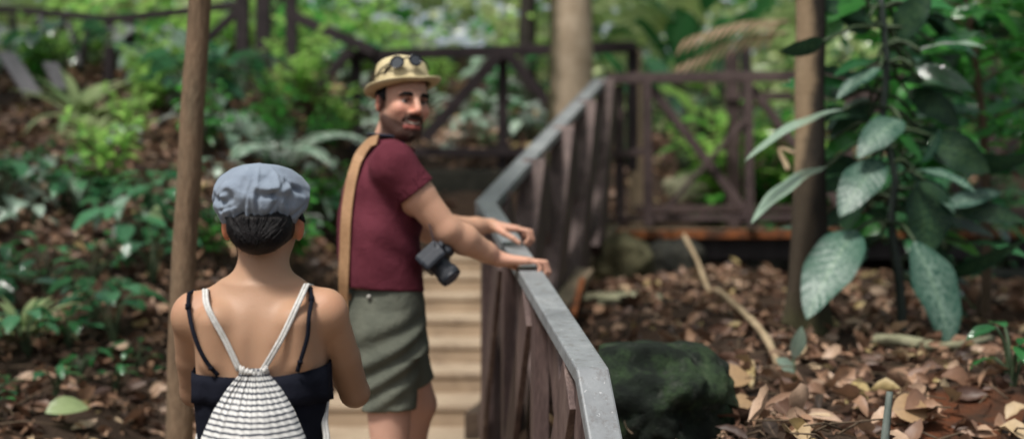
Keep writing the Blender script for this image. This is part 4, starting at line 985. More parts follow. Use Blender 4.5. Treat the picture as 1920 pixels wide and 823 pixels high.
    Z_=prof_z+.006*sn(q3*1.1+3)*np.clip(vv*2,0,1)+.010*(np.cos(uu)*-.4)*np.clip(vv*1.5,0,1)*0
    # back hem dips: lower at the ears, higher over the nape
    Z_+= -.010*np.cos(uu*2)*np.clip(1-vv*4,0,1)*0 + np.where(vv<.25,-.006*np.abs(np.cos(uu)),0)*(1-vv*4)
    V=np.stack([cx+R_*np.cos(uu)*1.0,cy+R_*np.sin(uu)*1.06,Z_],-1).reshape(-1,3)
    inner=np.stack([cx+.070*np.cos(U),cy+.075*np.sin(U),np.full(nu,1.530)],-1); V=np.vstack([inner,V])
    Fq=[(i*nu+j,i*nu+(j+1)%nu,(i+1)*nu+(j+1)%nu,(i+1)*nu+j) for i in range(nv) for j in range(nu)]
    cl=mat_cloth('grey_blue_denim',srgb(118,129,143),srgb(134,145,158),9,900,.3,.85,26)
    cap=mesh_obj('cap',V,Fq,cl,r); sm=cap.modifiers.new('s','SUBSURF'); sm.levels=1; sm.render_levels=1
    m=MB(); pk=[]
    for i in range(13): a=math.pi*(.18+.64*i/12); pk.append((cx+math.cos(a)*.078,cy+math.sin(a)*.083,1.545))
    o=[]
    for i in range(13): a=math.pi*(.18+.64*i/12); o.append((cx+math.cos(a)*.088,cy+math.sin(a)*(.083+.055*math.sin(a)),1.528))
    V2=pk+o+[(p[0],p[1],p[2]-.006) for p in pk]+[(p[0],p[1],p[2]-.006) for p in o]
    F2=[(i,i+1,14+i,13+i) for i in range(12)]+[(39+i,40+i,27+i,26+i) for i in range(12)]+[(13+i,14+i,40+i,39+i) for i in range(12)]
    mesh_obj('peak',V2,F2,cl,cap)
    # black top: ruffled band over a close fitting body
    T=mat_cloth('black_navy_cloth',(.005,.006,.011),(.009,.010,.017),10,500,.3,.85,30,0)
    def ring(nm,zs,sc,rip,par,top_fn=None,mat=T,z_extra=.0):
        n=180; Vv=[];U2=np.linspace(0,2*np.pi,n,endpoint=False)
        for i,z in enumerate(zs):
            zz=np.full(n,z)
            if top_fn is not None and i==0: zz=top_fn(U2,z)
            a=np.interp(zz,[.86,.95,1.03,1.10,1.2,1.29],[.168,.145,.126,.131,.140,.143]); b=np.interp(zz,[.86,.95,1.03,1.10,1.2,1.29],[.115,.10,.089,.092,.099,.097])
            f=rip*(i/(len(zs)-1))*np.sin(U2*11+np.sin(U2*3)*1.5)
            e=2.3; c_,s_=np.cos(U2),np.sin(U2); rad=(np.abs(c_)**e+np.abs(s_)**e)**(-1/e)
            Vv.append(np.stack([xc+(a+sc[i]+f)*c_*rad,Y+.01+(b+sc[i]+f)*s_*rad,zz],-1))
        Vv=np.vstack(Vv); Ff=[(i*n+(j+1)%n,i*n+j,(i+1)*n+j,(i+1)*n+(j+1)%n) for i in range(len(zs)-1) for j in range(n)]
        ob=mesh_obj(nm,Vv,Ff,mat,par); so=ob.modifiers.new('t','SOLIDIFY'); so.thickness=.0025; so.offset=1; return ob
    tf=lambda u,z: z+.022*np.clip(np.cos(u),0,1)**2+.004*np.clip(-np.cos(u),0,1)**2+.06*np.clip(np.sin(u),0,1)
    top=ring('strappy_top',[1.205,1.17,1.12,1.06,1.0,.94,.88],[.001,.003,.004,.005,.006,.008,.012],.004,r,tf)
    ring('frill',[1.207,1.19,1.17,1.15],[.003,.006,.008,.010],.004,top,tf)
    def surf_y(x,z):   # back surface of the body at x,z
        k=(np.abs(bV[:,0]-x)<.012)&(np.abs(bV[:,2]-z)<.012); return float(bV[k,1].min()) if k.any() else Y-.09
    def on_back(pts,off): return [Vector((x,surf_y(x,z)-off,z)) for x,z in pts]
    def px2(px,py,d=None): d=d or 2.985-.075*min(1,max(0,(py-540)/90)); return ((px-960)/FPX*d,CAMZ-(py-411.5)/FPX*d)
    for pts in ([(357,549),(355,575),(360,610),(372,650),(390,682),(408,704)],[(583,541),(587,560),(584,590),(577,630),(566,668),(557,697)]):
        q=[px2(*p) for p in pts]; c=curve_pts(on_back(q,.004),22); x0,z0=q[0]
        c=[Vector((c[0].x+.002,Y+.05,z0-.01)),Vector((c[0].x+.001,Y+.02,z0+.003))]+c
        s=MB(); s.tube(c,[.0045]*len(c),8,flat=.55); o=s.build('shoulder_strap',T,top,True)
        s=MB(); s.tube([c[6]+Vector((0,-.002,.004)),c[6]+Vector((0,-.002,-.008))],[.0065]*2,8); s.build('strap_slider',T,o,True); s=MB(); s.tube([c[-4]+Vector((0,-.002,.003)),c[-4]+Vector((0,-.002,-.004))],[.006]*2,8); s.build('strap_ring',T,o,True)
    # shorts
    sh=Field((-.74,2.8,.55),(-.33,3.2,.98),.006); sh.loft([(.78,xc,Y,.178,.125),(.86,xc,Y,.175,.122),(.95,xc,Y+.01,.15,.108)],.02)
    for sg in (-1,1): sh.cap((xc+sg*.085,Y,.82),(xc+sg*.09,Y,.55),.098,.088,.02)
    sh.half((0,0,.60),(0,0,-1)); V,Q=sh.mesh(); mesh_obj('shorts',laplace(V,Q,2),Q,T,r)
    for sg in (-1,1):
        f=Field((xc+sg*.1-.09,Y-.12,-.01),(xc+sg*.1+.09,Y+.22,.12),.005); f.cap((xc+sg*.085,Y-.03,.045),(xc+sg*.102,Y+.14,.035),.044,.036,.02); f.half((0,0,.0),(0,0,-1)); f.half((0,0,.085),(0,0,1)); V,Q=f.mesh(); mesh_obj('shoe',laplace(V,Q,2),Q,T,r)
    # ------------------------------------------------ drawstring bag
    bag=thing('drawstring_bag','white drawstring bag with thin dark stripes gathered on the back of the woman','bag',(-.553,Y-.12,.72))
    nu,nv=260,150; xb0,zb0=px2(472,693,2.875); U=np.linspace(-1,1,nu); Tt=np.linspace(0,1,nv); uu,tt=np.meshgrid(U,Tt)
    zz=zb0-.46*tt
    hw=np.interp(tt,[0,.03,.10,.2,.32,.5,.75,.9,.97,1],[.028,.031,.056,.082,.106,.132,.142,.132,.105,.06]); cxx=xb0+np.interp(tt,[0,.3,1],[0,-.002,-.006])
    bul=np.interp(tt,[0,.05,.2,.5,.8,.95,1],[.012,.018,.045,.08,.09,.06,.02])
    env=np.sqrt(np.clip(1-np.abs(uu)**2.2,0,1))
    rr=np.random.default_rng(3); fold=np.zeros_like(uu)
    cs=np.sort(np.linspace(-.93,.93,13)+rr.uniform(-.035,.035,13))
    for c0 in cs:
        amp=rr.uniform(.6,1.1); dec=rr.uniform(.28,.62); wd=.055+.02*tt
        fold+=amp*np.exp(-((uu-c0-.02*np.sin(tt*6+c0*5))/wd)**2)*np.clip(1-tt/dec,0,1)**.8
    X=cxx+hw*uu; depth=bul*env+.008*fold
    sway=.004*np.sin(uu*4+tt*3)
    zmin=np.array([surf_y(float(x),max(.9,float(z))) for x,z in zip(np.clip(cxx[:,130],-.64,-.42),zz[:,130])])
    yb=np.minimum.accumulate(np.convolve(np.pad(zmin,7,mode='edge'),np.ones(15)/15,'valid'))-.014
    ytop=yb[:,None]-depth-sway
    Zf=zz-.0016*fold+.012*(uu**2)*np.clip(tt*5,0,1)*.6
    Vf=np.stack([X,ytop,Zf],-1); Vb=np.stack([X[:,::-1],np.broadcast_to(yb[:,None],X.shape)+.003,Zf[:,::-1]],-1)
    V=np.concatenate([Vf,Vb],1); n2=2*nu; vv=np.concatenate([tt,tt[:,::-1]],1).reshape(-1); ff=np.concatenate([fold,fold*0],1).reshape(-1)
    Fq=[(i*n2+j,i*n2+(j+1)%n2,(i+1)*n2+(j+1)%n2,(i+1)*n2+j) for i in range(nv-1) for j in range(n2)]
    Fq.append(tuple(range(n2))[::-1]); Fq.append(tuple(range((nv-1)*n2,nv*n2)))
    t=NT('white_cloth_with_dark_stripes'); v=t.attr('lt'); fo=t.attr('rnd')
    wob=t.math('MULTIPLY',t.noise(30,2,.5),.006); ph=t.math('MULTIPLY',t.math('ADD',v,wob),40.0); fr=t.math('FRACT',ph)
    s1=t.math('LESS_THAN',fr,.40); s1=t.math('MULTIPLY',s1,t.ramp(t.noise(70,3,.6),[(.2,.55),(.5,1)]))
    c=t.mix(s1,(.66,.655,.63),(.04,.048,.065)); c=t.mix(t.math('MULTIPLY',t.noise(500,2),.3),c,(.3,.3,.3))
    bm_=t.done(t.bsdf(c,.9,.15,t.bump(t.noise(800,2,.5),.25,.003)))
    sack=mesh_obj('sack',V.reshape(-1,3),Fq,bm_,bag,True,dict(lt=vv,rnd=ff))
    # frilled mouth
    cm=mat_noise('white_cord',(.5,.49,.46),(.68,.67,.64),60,.9,.4,400,.15)
    m=MB()
    for j in range(16):
        x=xb0-.027+.054*j/15; y=yb[0]-.012*math.sqrt(max(0,1-((j-7.5)/8)**2))-.006; dz=-.009*math.cos((j-7.5)/7.5*1.5)+.002*math.sin(j*3.7); m.tube([(x,y+.004,zb0-.010),(x+.0015*math.sin(j*5),y-.001,zb0+.001+dz),(x,y+.004,zb0+.007+dz)],[.0032,.0036,.0016],6)
    m.build('gathered_mouth',cm,sack,True)
    for pts in ([(388,543),(400,575),(425,640),(449,694)],[(577,533),(566,565),(530,632),(491,697)]):
        q=[px2(*p) for p in pts]; c=curve_pts(on_back(q,.006),26); z0=q[0][1]
        c=[Vector((c[0].x+.002,Y+.07,z0-.05)),Vector((c[0].x+.001,Y+.03,z0-.005))]+c
        s=MB(); k=len(c)
        for o_,rr_ in ((-.0032,.0036),(.0032,.0036)):
            s.tube([p+Vector((o_,-.0015,0)) for p in c],[rr_]*k,7)
        for i in range(3,k-1): pass
        s.build('cord',cm,bag,True)
    for px,px_b in ((367,360),(603,606)):
        a=px2(px,757); b=px2(px_b,823); s=MB(); xs=a[0]; c=curve_pts([(xs,Y+.03,a[1]+.02),(xs,Y-.02,a[1]-.04),(b[0],Y-.05,b[1]-.05),(b[0]+(.06 if px<400 else -.06),Y-.12,.80)],16)
        s.tube(c,[.0042]*17,7); s.tube([p+Vector((.006 if px<400 else -.006,-.003,0)) for p in c],[.0042]*17,7); s.build('cord',cm,bag,True)
    return r
woman()
# ================================================================== MAN
def man():
    r=thing('person','smiling man in straw hat, maroon t-shirt and grey green shorts leaning on the railing','person',(-.42,4.8,.23))
    def W3(px,py,y): return np.array([(px-960)/FPX*y,y,CAMZ-(py-411.5)/FPX*y])
    Yc=4.80; yaw=math.radians(22)                       # chest turned a little away from the viewer
    fw=np.array([math.cos(yaw),math.sin(yaw),0]); lf=np.array([-math.sin(yaw),math.cos(yaw),0])
    shR=np.array([-.388,4.635,1.705]); shL=np.array([-.425,4.985,1.70])
    elR=W3(838,432,4.66); wrR=W3(936,486,4.80)
    elL=W3(806,432,5.12); wrL=W3(920,423,5.28)
    nb=np.array([-.415,4.805,1.79])
    hc=np.array([-.366,4.785,1.923])                     # head centre
    hy=math.radians(30); f=np.array([math.sin(hy),-math.cos(hy),-.06]); f/=np.linalg.norm(f)
    l=np.array([math.cos(hy),math.sin(hy),0.0]); u=np.cross(f,l); u=u if u[2]>0 else -u
    roll=math.radians(4); l,u=l*math.cos(roll)-u*math.sin(roll),u*math.cos(roll)+l*math.sin(roll)
    R=np.stack([f,l,u],1)
    H=lambda a,b,c: hc+f*a+l*b+u*c
    F=Field((-.74,4.38,.2),(.20,5.38,2.08),.004)
    # ---- torso (mostly under clothes)
    secs=[(1.13,-.425,4.81,.155,.108),(1.20,-.43,4.81,.16,.113),(1.30,-.435,4.805,.148,.108),(1.42,-.44,4.80,.155,.112),(1.55,-.437,4.80,.170,.118),(1.66,-.43,4.80,.17,.108),(1.73,-.425,4.80,.13,.08),(1.77,-.418,4.80,.08,.06)]
    F.loft(secs,.03,yaw+math.pi/2)
    F.cap(nb-[.01,0,.06],hc-np.array([.015,-.005,.05]),.066,.060,.03)
    for sh,el,wr in ((shR,elR,wrR),(shL,elL,wrL)):
        F.cap(nb-[0,0,.03],sh+[0,0,.01],.045,.042,.04); F.ell(sh,(.062,.062,.064),.03)
        F.chain([sh,sh*.55+el*.45,el],[.060,.057,.046],.02); m1=el*.68+wr*.32
        F.chain([el,m1,el*.25+wr*.75,wr],[.046,.050,.034,.027],.015)
    hand(F,wrR,(1,.10,-.06),(.05,.0,1),(0,1,0),(.05,1.1,.9),(.75,.35),1.14)
    hand(F,wrL,(1,-.05,-.12),(.05,.0,1),(0,-1,0),(.08,1.15,.9),(.75,.35),1.08)
    # ---- legs: near leg straight, far leg bent on the next step
    hR=np.array([-.415,4.73,1.17]); kR=np.array([-.405,4.72,.77]); aR=np.array([-.475,4.70,.315])
    hL=np.array([-.43,4.89,1.17]); kL=np.array([-.325,4.95,.89]); aL=np.array([-.385,5.02,.43])
    for h_,k_,a_,zf in ((hR,kR,aR,.23),(hL,kL,aL,.345)):
        F.chain([h_,h_*.5+k_*.5,k_],[.088,.08,.062],.03); cf=k_*.68+a_*.32-np.array([.02,0,0]); F.chain([k_,cf,a_],[.056,.06,.038],.02)
        F.cap([a_[0]-.03,a_[1],zf+.05],[a_[0]+.15,a_[1]+.02,zf+.035],.042,.034,.02)
    # ---- head
    F.ell(H(-.014,0,.03),(.100,.079,.098),.02,R); F.ell(H(.028,0,-.045),(.070,.063,.082),.03,R)
    F.ell(H(.072,0,-.104),(.022,.024,.018),.03,R)
    for sg in (-1,1):
        F.cap(H(.0,sg*.060,-.055),H(.055,sg*.030,-.103),.018,.017,.02)
        F.cap(H(.090,sg*.012,.026),H(.076,sg*.046,.022),.011,.010,.016)
        F.ell(H(.064,sg*.043,-.026),(.026,.022,.022),.022,R)
        F.cap(H(.104,sg*.028,.001),H(.101,sg*.036,.001),.013,.011,.014,'s')
        F.ell(H(.106,sg*.0135,-.036),(.012,.009,.009),.008,R)
        F.ell(H(-.012,sg*.083,-.008),(.019,.010,.034),.008,R)
        F.ell(H(-.004,sg*.093,-.006),(.009,.006,.018),.005,R,'s')
    F.cap(H(.094,0,.018),H(.121,0,-.028),.0095,.0135,.013)
    for a,b,rr in ((-1,0,.0075),(0,1,.0075)): F.cap(H(.092-.012*abs(a),a*.030,-.062+.007*abs(a)),H(.092-.012*abs(b),b*.030,-.062+.007*abs(b)),rr,rr,.008)
    F.cap(H(.086,-.020,-.081),H(.086,.020,-.081),.009,.009,.010); F.cap(H(.09,0,-.082),H(.09,.0,-.082),.009,.009,.01)
    for a,b in ((-1,0),(0,1)): F.cap(H(.104-.018*abs(a),a*.031,-.072+.010*abs(a)),H(.104-.018*abs(b),b*.031,-.072+.010*abs(b)),.0065,.0065,.004,'s')
    headF=F
    V,Q=F.mesh(); V=laplace(V,Q,1)
    q=(V-hc)@R; base=np.tile([[.52,.30,.21]],(len(V),1)); hd=(np.abs(q[:,1])<.11)&(np.abs(q[:,0])<.15)&(q[:,2]>-.16)&(q[:,2]<.2)
    def blend(t,w,c): w=np.clip(w,0,1)[:,None]; return t*(1-w)+np.array(c)*w
    g=lambda x,c,s: np.exp(-((x-c)/s)**2)
    t=base
    cheek=hd*g(q[:,2],-.025,.03)*g(np.abs(q[:,1]),.045,.025)*(q[:,0]>.03); t=blend(t,cheek*.6,(.60,.24,.17))
    t=blend(t,hd*g(q[:,2],-.03,.02)*(np.abs(q[:,1])<.02)*(q[:,0]>.09)*.6,(.62,.26,.18))
    t=blend(t,hd*np.clip((np.abs(q[:,1])-.076)/.008,0,1)*(q[:,0]>-.05)*(q[:,0]<.03)*.8,(.60,.20,.13))
    # stubble and beard
    jaw=np.clip((-.036-q[:,2]+.35*np.clip(.03-q[:,0],-.05,.1))/.02,0,1)*np.clip((q[:,0]+.012)/.02,0,1)*(q[:,2]>-.135); must=g(q[:,2],-.050,.010)*(q[:,0]>.07)*(np.abs(q[:,1])<.036)
    side=g(q[:,0],.005,.014)*(q[:,2]<.03)*(q[:,2]>-.07)*(np.abs(q[:,1])>.05)
    brd=hd*np.maximum(np.maximum(jaw*1.0,must*.9),side*.9); t=blend(t,brd,(.045,.026,.02))
    t=blend(t,hd*g(q[:,2],-.107,.018)*(q[:,0]>.06)*(np.abs(q[:,1])<.03)*.6,(.03,.02,.018))
    lips=hd*(q[:,0]>.082)*(np.abs(q[:,1])<.032)*np.maximum(g(q[:,2],-.064,.004),g(q[:,2],-.083,.006)); t=blend(t,lips*.9,(.42,.12,.10))
    t=blend(t,hd*(q[:,0]>.06)*g(q[:,2],.004,.014)*g(np.abs(q[:,1]),.033,.016)*.55,(.20,.09,.06))  # eye sockets darkened: shadow around the eyes painted into the tint
    arm=(V[:,2]<1.62)&(V[:,0]>-.30)&(V[:,2]>1.2); t=blend(t,arm*.5,(.50,.29,.185))
    hnd=(V[:,0]>-.06)&(V[:,2]>1.2); t=blend(t,hnd*.5,(.58,.31,.23))
    leg=V[:,2]<1.0; t=blend(t,leg*.5,(.52,.31,.24))
    body=mesh_obj('body',V,Q,SKIN,r,True,dict(tint=t))
    def eyes():
        for sg in (-1,1):
            c=H(.0785,sg*.032,.002); bm=bmesh.new(); bmesh.ops.create_uvsphere(bm,u_segments=20,v_segments=14,radius=.0122,matrix=Matrix.Translation(Vector(c)))
            me_V=[v.co[:] for v in bm.verts]; me_F=[[v.index for v in fc.verts] for fc in bm.faces]; bm.free()
            tt=np.array([[.6,.58,.55]]*len(me_V)); d=(np.array(me_V)-c)@f/.0122; tt[d>.80]=(.03,.018,.012)
            tm=NT('eye'); e=mesh_obj('eye',me_V,me_F,tm.done(tm.bsdf(tm.attr('tint','Color'),.1,.5)),r,True,dict(tint=tt))
            m=MB(); m.tube([H(.096,sg*.010,.021),H(.097,sg*.024,.0255),H(.090,sg*.042,.0245),H(.077,sg*.055,.016)],[.005,.0075,.007,.003],6); m.build('eyebrow',M['hair'],r,True)
            m=MB(); m.tube([H(.089,sg*.019,.006),H(.092,sg*.032,.0105),H(.082,sg*.045,.005)],[.004,.005,.004],6); m.build('eyelid',SKIN,r,True,attrs=dict(tint=np.tile([[.16,.08,.055]],(18,1))))  # dark lid tint stands for lashes and painted eye shading
    eyes()
    m=MB(); V2=[];n=12
    for i in range(n+1): a=-1+2*i/n; V2+= [H(.0985-.017*a*a,a*.031,-.0675+.011*a*a),H(.0980-.017*a*a,a*.031,-.0735+.012*a*a)]
    tm=NT('teeth'); m.add(V2,[(2*i,2*i+1,2*i+3,2*i+2) for i in range(n)]); m.build('teeth',tm.done(tm.bsdf((.46,.38,.31),.4,.3)),r,True)
    # ---- beard and hair
    Bf=Field(hc-.17,hc+.17,.0035); i0=np.round((Bf.lo-F.lo)/F.h).astype(int)
    S_,Pp=Bf.sl(Bf.lo,Bf.lo+Bf.h*(Bf.dim-1))
    # sample the head field (trilinear) for skin tight hair
    gi=(Pp-F.lo)/F.h; g0=np.clip(np.floor(gi).astype(int),0,F.dim-2); w=np.clip(gi-g0,0,1); hf=0
    for a in (0,1):
        for b in (0,1):
            for c in (0,1): hf=hf+F.F[g0[...,0]+a,g0[...,1]+b,g0[...,2]+c]*(w[...,0] if a else 1-w[...,0])*(w[...,1] if b else 1-w[...,1])*(w[...,2] if c else 1-w[...,2])
    ql=(Pp-hc)@R
    def capq(a,b,ra,rb):
        a=np.array(a);b=np.array(b);ab=b-a;t_=np.clip(((ql-a)@ab)/(ab@ab),0,1); return np.linalg.norm(ql-a-t_[...,None]*ab,axis=-1)-(ra+(rb-ra)*t_)
    reg=np.minimum(capq((.078,0,-.115),(.085,0,-.112),.016,.014),capq((.10,-.022,-.052),(.10,.022,-.052),.0085,.0085))
    for sg in (-1,1):
        reg=np.minimum(reg,capq((.10,sg*.018,-.050),(.084,sg*.036,-.064),.007,.005))
        pass
    sn=sines(21,12,150,420)(Pp)
    bt_=NT('dark_brown_beard'); bmt=bt_.done(bt_.bsdf((.045,.028,.022),.75,.1)); chin=ql[...,2]<-.082
    for nm_,rg_ in (('chin_beard',np.where(chin,reg,.05)),('moustache',np.where(chin,.05,reg))):
        Bf.F=np.maximum(hf-.0022-.0008*sn,rg_).astype(np.float32); V,Q=Bf.mesh()
        if len(V)>20: mesh_obj(nm_,V,Q,bmt,r)
    hreg=np.maximum(-(ql[...,2]-(-.005-.45*np.clip(-ql[...,0]-.02,0,.2))), -( -ql[...,0]+.022-.15*(ql[...,2]<.02)*0))
    hreg=np.maximum(hreg, np.where(ql[...,2]<.045, ql[...,0]-.018+.0*ql[...,1], ql[...,0]-.06)); hreg=np.maximum(hreg,-(ql[...,2]+.075))
    ear=np.linalg.norm((ql-np.array([-.012,0,-.01]))*np.array([1,0,1]),axis=-1)-.026
    Bf.F=np.maximum(np.maximum(hf-.006-.003*sn,hreg),-ear).astype(np.float32); V,Q=Bf.mesh(); mesh_obj('hair',laplace(V,Q,1),Q,M['hair'],r)
    # ---- hat, tipped back
    tb=math.radians(14); f2=f*math.cos(tb)+u*math.sin(tb); u2=u*math.cos(tb)-f*math.sin(tb); h0=H(-.010,0,.049); rh=math.radians(8); l,u2=l*math.cos(rh)+u2*math.sin(rh),u2*math.cos(rh)-l*math.sin(rh)
    nu=72; prof=[(.127,.004),(.131,.001),(.127,-.002),(.112,-.007),(.098,-.005),(.0945,.004),(.093,.03),(.090,.06),(.082,.088),(.070,.099),(.045,.1015),(.018,.096),(0,.094)]
    V=[];Fq=[]
    for (rad,zz) in prof:
        for j in range(nu):
            a=2*math.pi*j/nu; ca,sa=math.cos(a),math.sin(a)
            el=1.14 if rad<.1 else 1.06; zb=zz
            if rad>.1: zb=zz-.012*abs(ca)*(1 if ca<0 else .2)*(rad-.1)/.04+.016*abs(sa)*(rad-.1)/.04+ .010*(-ca>.5)*0
            rr=rad
            if zz>.05: rr=rad*(1-.16*max(0,ca)**2*min(1,(zz-.05)/.03)*(.3+abs(sa)))
            if zz>.09: zb=zz-.013*math.exp(-(sa*rad/.02)**2)*(1 if ca>-.6 else .6)
            V.append(h0+f2*ca*rr*el+l*sa*rr*(.92 if rad<.1 else 1.0)+u2*zb)
    for i in range(len(prof)-1): Fq+=[(i*nu+j,i*nu+(j+1)%nu,(i+1)*nu+(j+1)%nu,(i+1)*nu+j) for j in range(nu)]
    t_=NT('woven_straw'); co=t_.coord(); wv=t_.noise(260,3,.6); c=t_.ramp(t_.noise(18,4,.6),[(.3,(.55,.46,.26)),(.7,(.72,.62,.40))]); c=t_.mix(t_.math('MULTIPLY',wv,.4),c,(.26,.19,.09))
    straw=t_.done(t_.bsdf(c,.8,.2,t_.bump(wv,.4,.004))); hat=mesh_obj('hat',V,Fq,straw,r); so=hat.modifiers.new('t','SOLIDIFY'); so.thickness=.003; so.offset=0; sm=hat.modifiers.new('s','SUBSURF'); sm.levels=1; sm.render_levels=1
    bd=MB()
    ring=[h0+f2*math.cos(a)*.0965*1.14+l*math.sin(a)*.0965*.92+u2*.010 for a in np.linspace(0,2*math.pi,49)]
    V=[];Fq=[]
    for k,(o,zz) in enumerate(((.0962,-.002),(.0975,.0),(.0965,.020),(.0945,.022))):
        for j in range(48): a=2*math.pi*j/48; V.append(h0+f2*math.cos(a)*o*1.14+l*math.sin(a)*o*.92+u2*zz)
    for k in range(3): Fq+=[(k*48+j,k*48+(j+1)%48,(k+1)*48+(j+1)%48,(k+1)*48+j) for j in range(48)]
    mesh_obj('hat_band',V,Fq,mat_cloth('tan_band',(.54,.44,.25),(.60,.51,.31),10,500,.2),hat)
    lw=MB(); a0=math.radians(-62)
    def onhat(a,zz,o=0): rr=.0945+o-.06*max(0,zz-.06)*1; return h0+f2*math.cos(a)*rr*1.14+l*math.sin(a)*rr*.92+u2*zz
    lw.tube([onhat(a0-.14,.040,.0),onhat(a0,.052,.0),onhat(a0+.16,.062,.0)],[.004,.0065,.003],6,flat=.5); lw.build('vent_mark',mat_cloth('dark_mark',(.03,.025,.02),(.05,.04,.03)),hat,True)
    # ---- sunglasses resting on the hat
    g=thing('sunglasses','dark sunglasses resting on the front of the straw hat','sunglasses',tuple(h0+f2*.11+u2*.055)); bl=NT('black_plastic'); bl=bl.done(bl.bsdf((.012,.012,.014),.25,.5)); gl=NT('dark_lens'); gl=gl.done(gl.bsdf((.04,.045,.05),.05,.9))
    fm=MB()
    for sg in (-1,1):
        cc=-.36; ang=[2*math.pi*i/20 for i in range(21)]
        c_=[onhat(cc+sg*.30+.20*math.cos(a)*1.0,.062+.019*math.sin(a),.016) for a in ang]; fm.tube(c_,[.0035]*21,6)
        ln=MB(); ln.add([onhat(cc+sg*.30,.062,.017)]+c_[:-1],[(0,1+i,1+(i+1)%20) for i in range(20)]); ln.build('lens',gl,g,True)
        fm.tube([onhat(cc+sg*.50,.066,.014),onhat(cc+sg*.9,.058,.006),onhat(cc+sg*1.5,.045,.004)],[.003,.003,.002],6)
    fm.tube([onhat(-.46,.068,.018),onhat(-.36,.071,.020),onhat(-.26,.068,.018)],[.003]*3,6); fm.build('frame',bl,g,True)
    # ---- t-shirt
    T=Field((-.68,4.46,1.16),(-.16,5.16,1.84),.005); wr_=sines(31,12,14,38)
    ts=[(1.24,-.432,4.81,.182,.138),(1.28,-.434,4.81,.180,.136),(1.34,-.442,4.805,.172,.131),(1.42,-.449,4.80,.173,.132),(1.55,-.446,4.80,.184,.136),(1.66,-.433,4.80,.183,.118),(1.735,-.425,4.80,.138,.088),(1.785,-.418,4.80,.082,.066)]
    T.loft(ts,.02,yaw+math.pi/2)
    for sh,el in ((shR,elR),(shL,elL)):
        T.cap(nb-[0,0,.025],sh+[0,0,.012],.050,.052,.03); T.ell(sh,(.071,.071,.072),.03)
    S_,Pp=T.sl(T.lo,T.lo+T.h*(T.dim-1)); n0=sines(33,8,5,16)(Pp); dg=Pp[...,2]*.9+Pp[...,0]*.5; T.F=(T.F+.016*wr_(Pp*np.array([1,1,1.6],np.float32))*np.clip((1.72-Pp[...,2])/.1,.15,1)+.009*np.sin(dg*60+n0*9)*np.clip(n0*2+.2,0,1)*np.clip((1.58-Pp[...,2])/.15,0,1)).astype(np.float32)
    T.half((0,0,1.272),(-.06,0,-1))
    for sh,el in ((shR,elR),(shL,elL)):
        dv=(el-sh)/np.linalg.norm(el-sh); e=sh+dv*.115
        K=Field(T.lo,T.lo+T.h*(T.dim-1),T.h); K.cap(sh,sh+dv*.3,.071,.076,.001); S_,Pp=K.sl(K.lo,K.lo+K.h*(K.dim-1)); K.F=K.F+.003*wr_(Pp*np.array([1.3,1.3,1],np.float32)).astype(np.float32)
        K.half(e+np.array([0,0,-.0]),dv+np.array([.05,0,-.1])); K.cap(e-dv*.045,e+dv*.12,.066,.070,.002,'s')
        m_=min(K.F.shape[0],T.F.shape[0]); kk=np.clip(.5+.5*(K.F-T.F)/.03,0,1); T.F=(K.F*(1-kk)+T.F*kk-.03*kk*(1-kk)).astype(np.float32)
    nd=hc-nb; nd=nd/np.linalg.norm(nd); T.ell(nb+np.array([.01,0,.012]),(.078,.078,.036),.006,mode='s')
    V,Q=T.mesh(); V=laplace(V,Q,2); shirt=mesh_obj('t_shirt',V,Q,mat_cloth('maroon_cotton',srgb(86,38,48),srgb(101,48,59),12,420,.3,.9,24,0),r)
    # neck rib
    m=MB(); ring=[nb+np.array([.008+.076*math.cos(a),.076*math.sin(a),-.010-.018*math.cos(a-yaw)]) for a in np.linspace(0,2*math.pi,29)]; m.tube(ring,[.006]*29,6); m.build('collar',mat_cloth('maroon_rib',srgb(86,33,46),srgb(96,40,54)),shirt,True)
    # ---- shorts
    Sf=Field((-.68,4.5,.84),(-.10,5.16,1.33),.005)
    Sf.loft([(1.08,-.425,4.81,.178,.132),(1.17,-.43,4.81,.178,.130),(1.25,-.43,4.81,.172,.126),(1.31,-.432,4.81,.165,.120)],.02,yaw+math.pi/2)
    eR=hR*.30+kR*.70; eL=hL*.18+kL*.82
    Sf.chain([hR,hR*.5+kR*.5,kR+[-.005,0,.06]],[.108,.098,.084],.008); Sf.chain([hL,hL*.5+kL*.5,kL+[-.0,0,.02]],[.105,.094,.076],.008)
    S_,Pp=Sf.sl(Sf.lo,Sf.lo+Sf.h*(Sf.dim-1))
    dg=Pp[...,2]*1.0-Pp[...,0]*.55; n1=sines(41,8,6,20)(Pp)
    fo=np.sin(dg*74+n1*6)*np.clip(.5+n1*1.6,0,1); fo2=sines(43,10,18,50)(Pp)
    Sf.F=(Sf.F+.0095*fo*np.clip((1.24-Pp[...,2])/.08,0,1)+.014*fo2).astype(np.float32)
    Sf.half((0,0,1.30),(0,0,1))
    for e,k_,h_ in ((kR+np.array([0,0,.128]),kR,hR),(kL+np.array([-.03,0,.065]),kL,hL)):
        dv=(k_-h_)/np.linalg.norm(k_-h_); ax=np.linalg.norm(np.cross(Pp-k_,dv),axis=-1); other=(hL*.4+kL*.6) if k_ is kR else (hR*.4+kR*.6)
        near=np.abs(Pp[...,1]-k_[1])<np.abs(Pp[...,1]-(kL[1] if k_ is kR else kR[1])); pl=(Pp-e)@dv.astype(np.float32); Sf.F=np.where(near,np.maximum(Sf.F,pl),Sf.F).astype(np.float32)
        Sf.cap(e-dv*.03,e+dv*.07,.075 if k_ is kR else .067,.078 if k_ is kR else .069,.002,'s')
    V,Q=Sf.mesh(); V=laplace(V,Q,2); sc=mat_cloth('grey_green_cotton',srgb(80,83,74),srgb(97,99,88),10,450,.4,.9,34,0); so=mesh_obj('shorts',V,Q,sc,r)
    pk=MB(); c0=np.array([-.445,4.80,1.10])-lf*.176; m=MB()
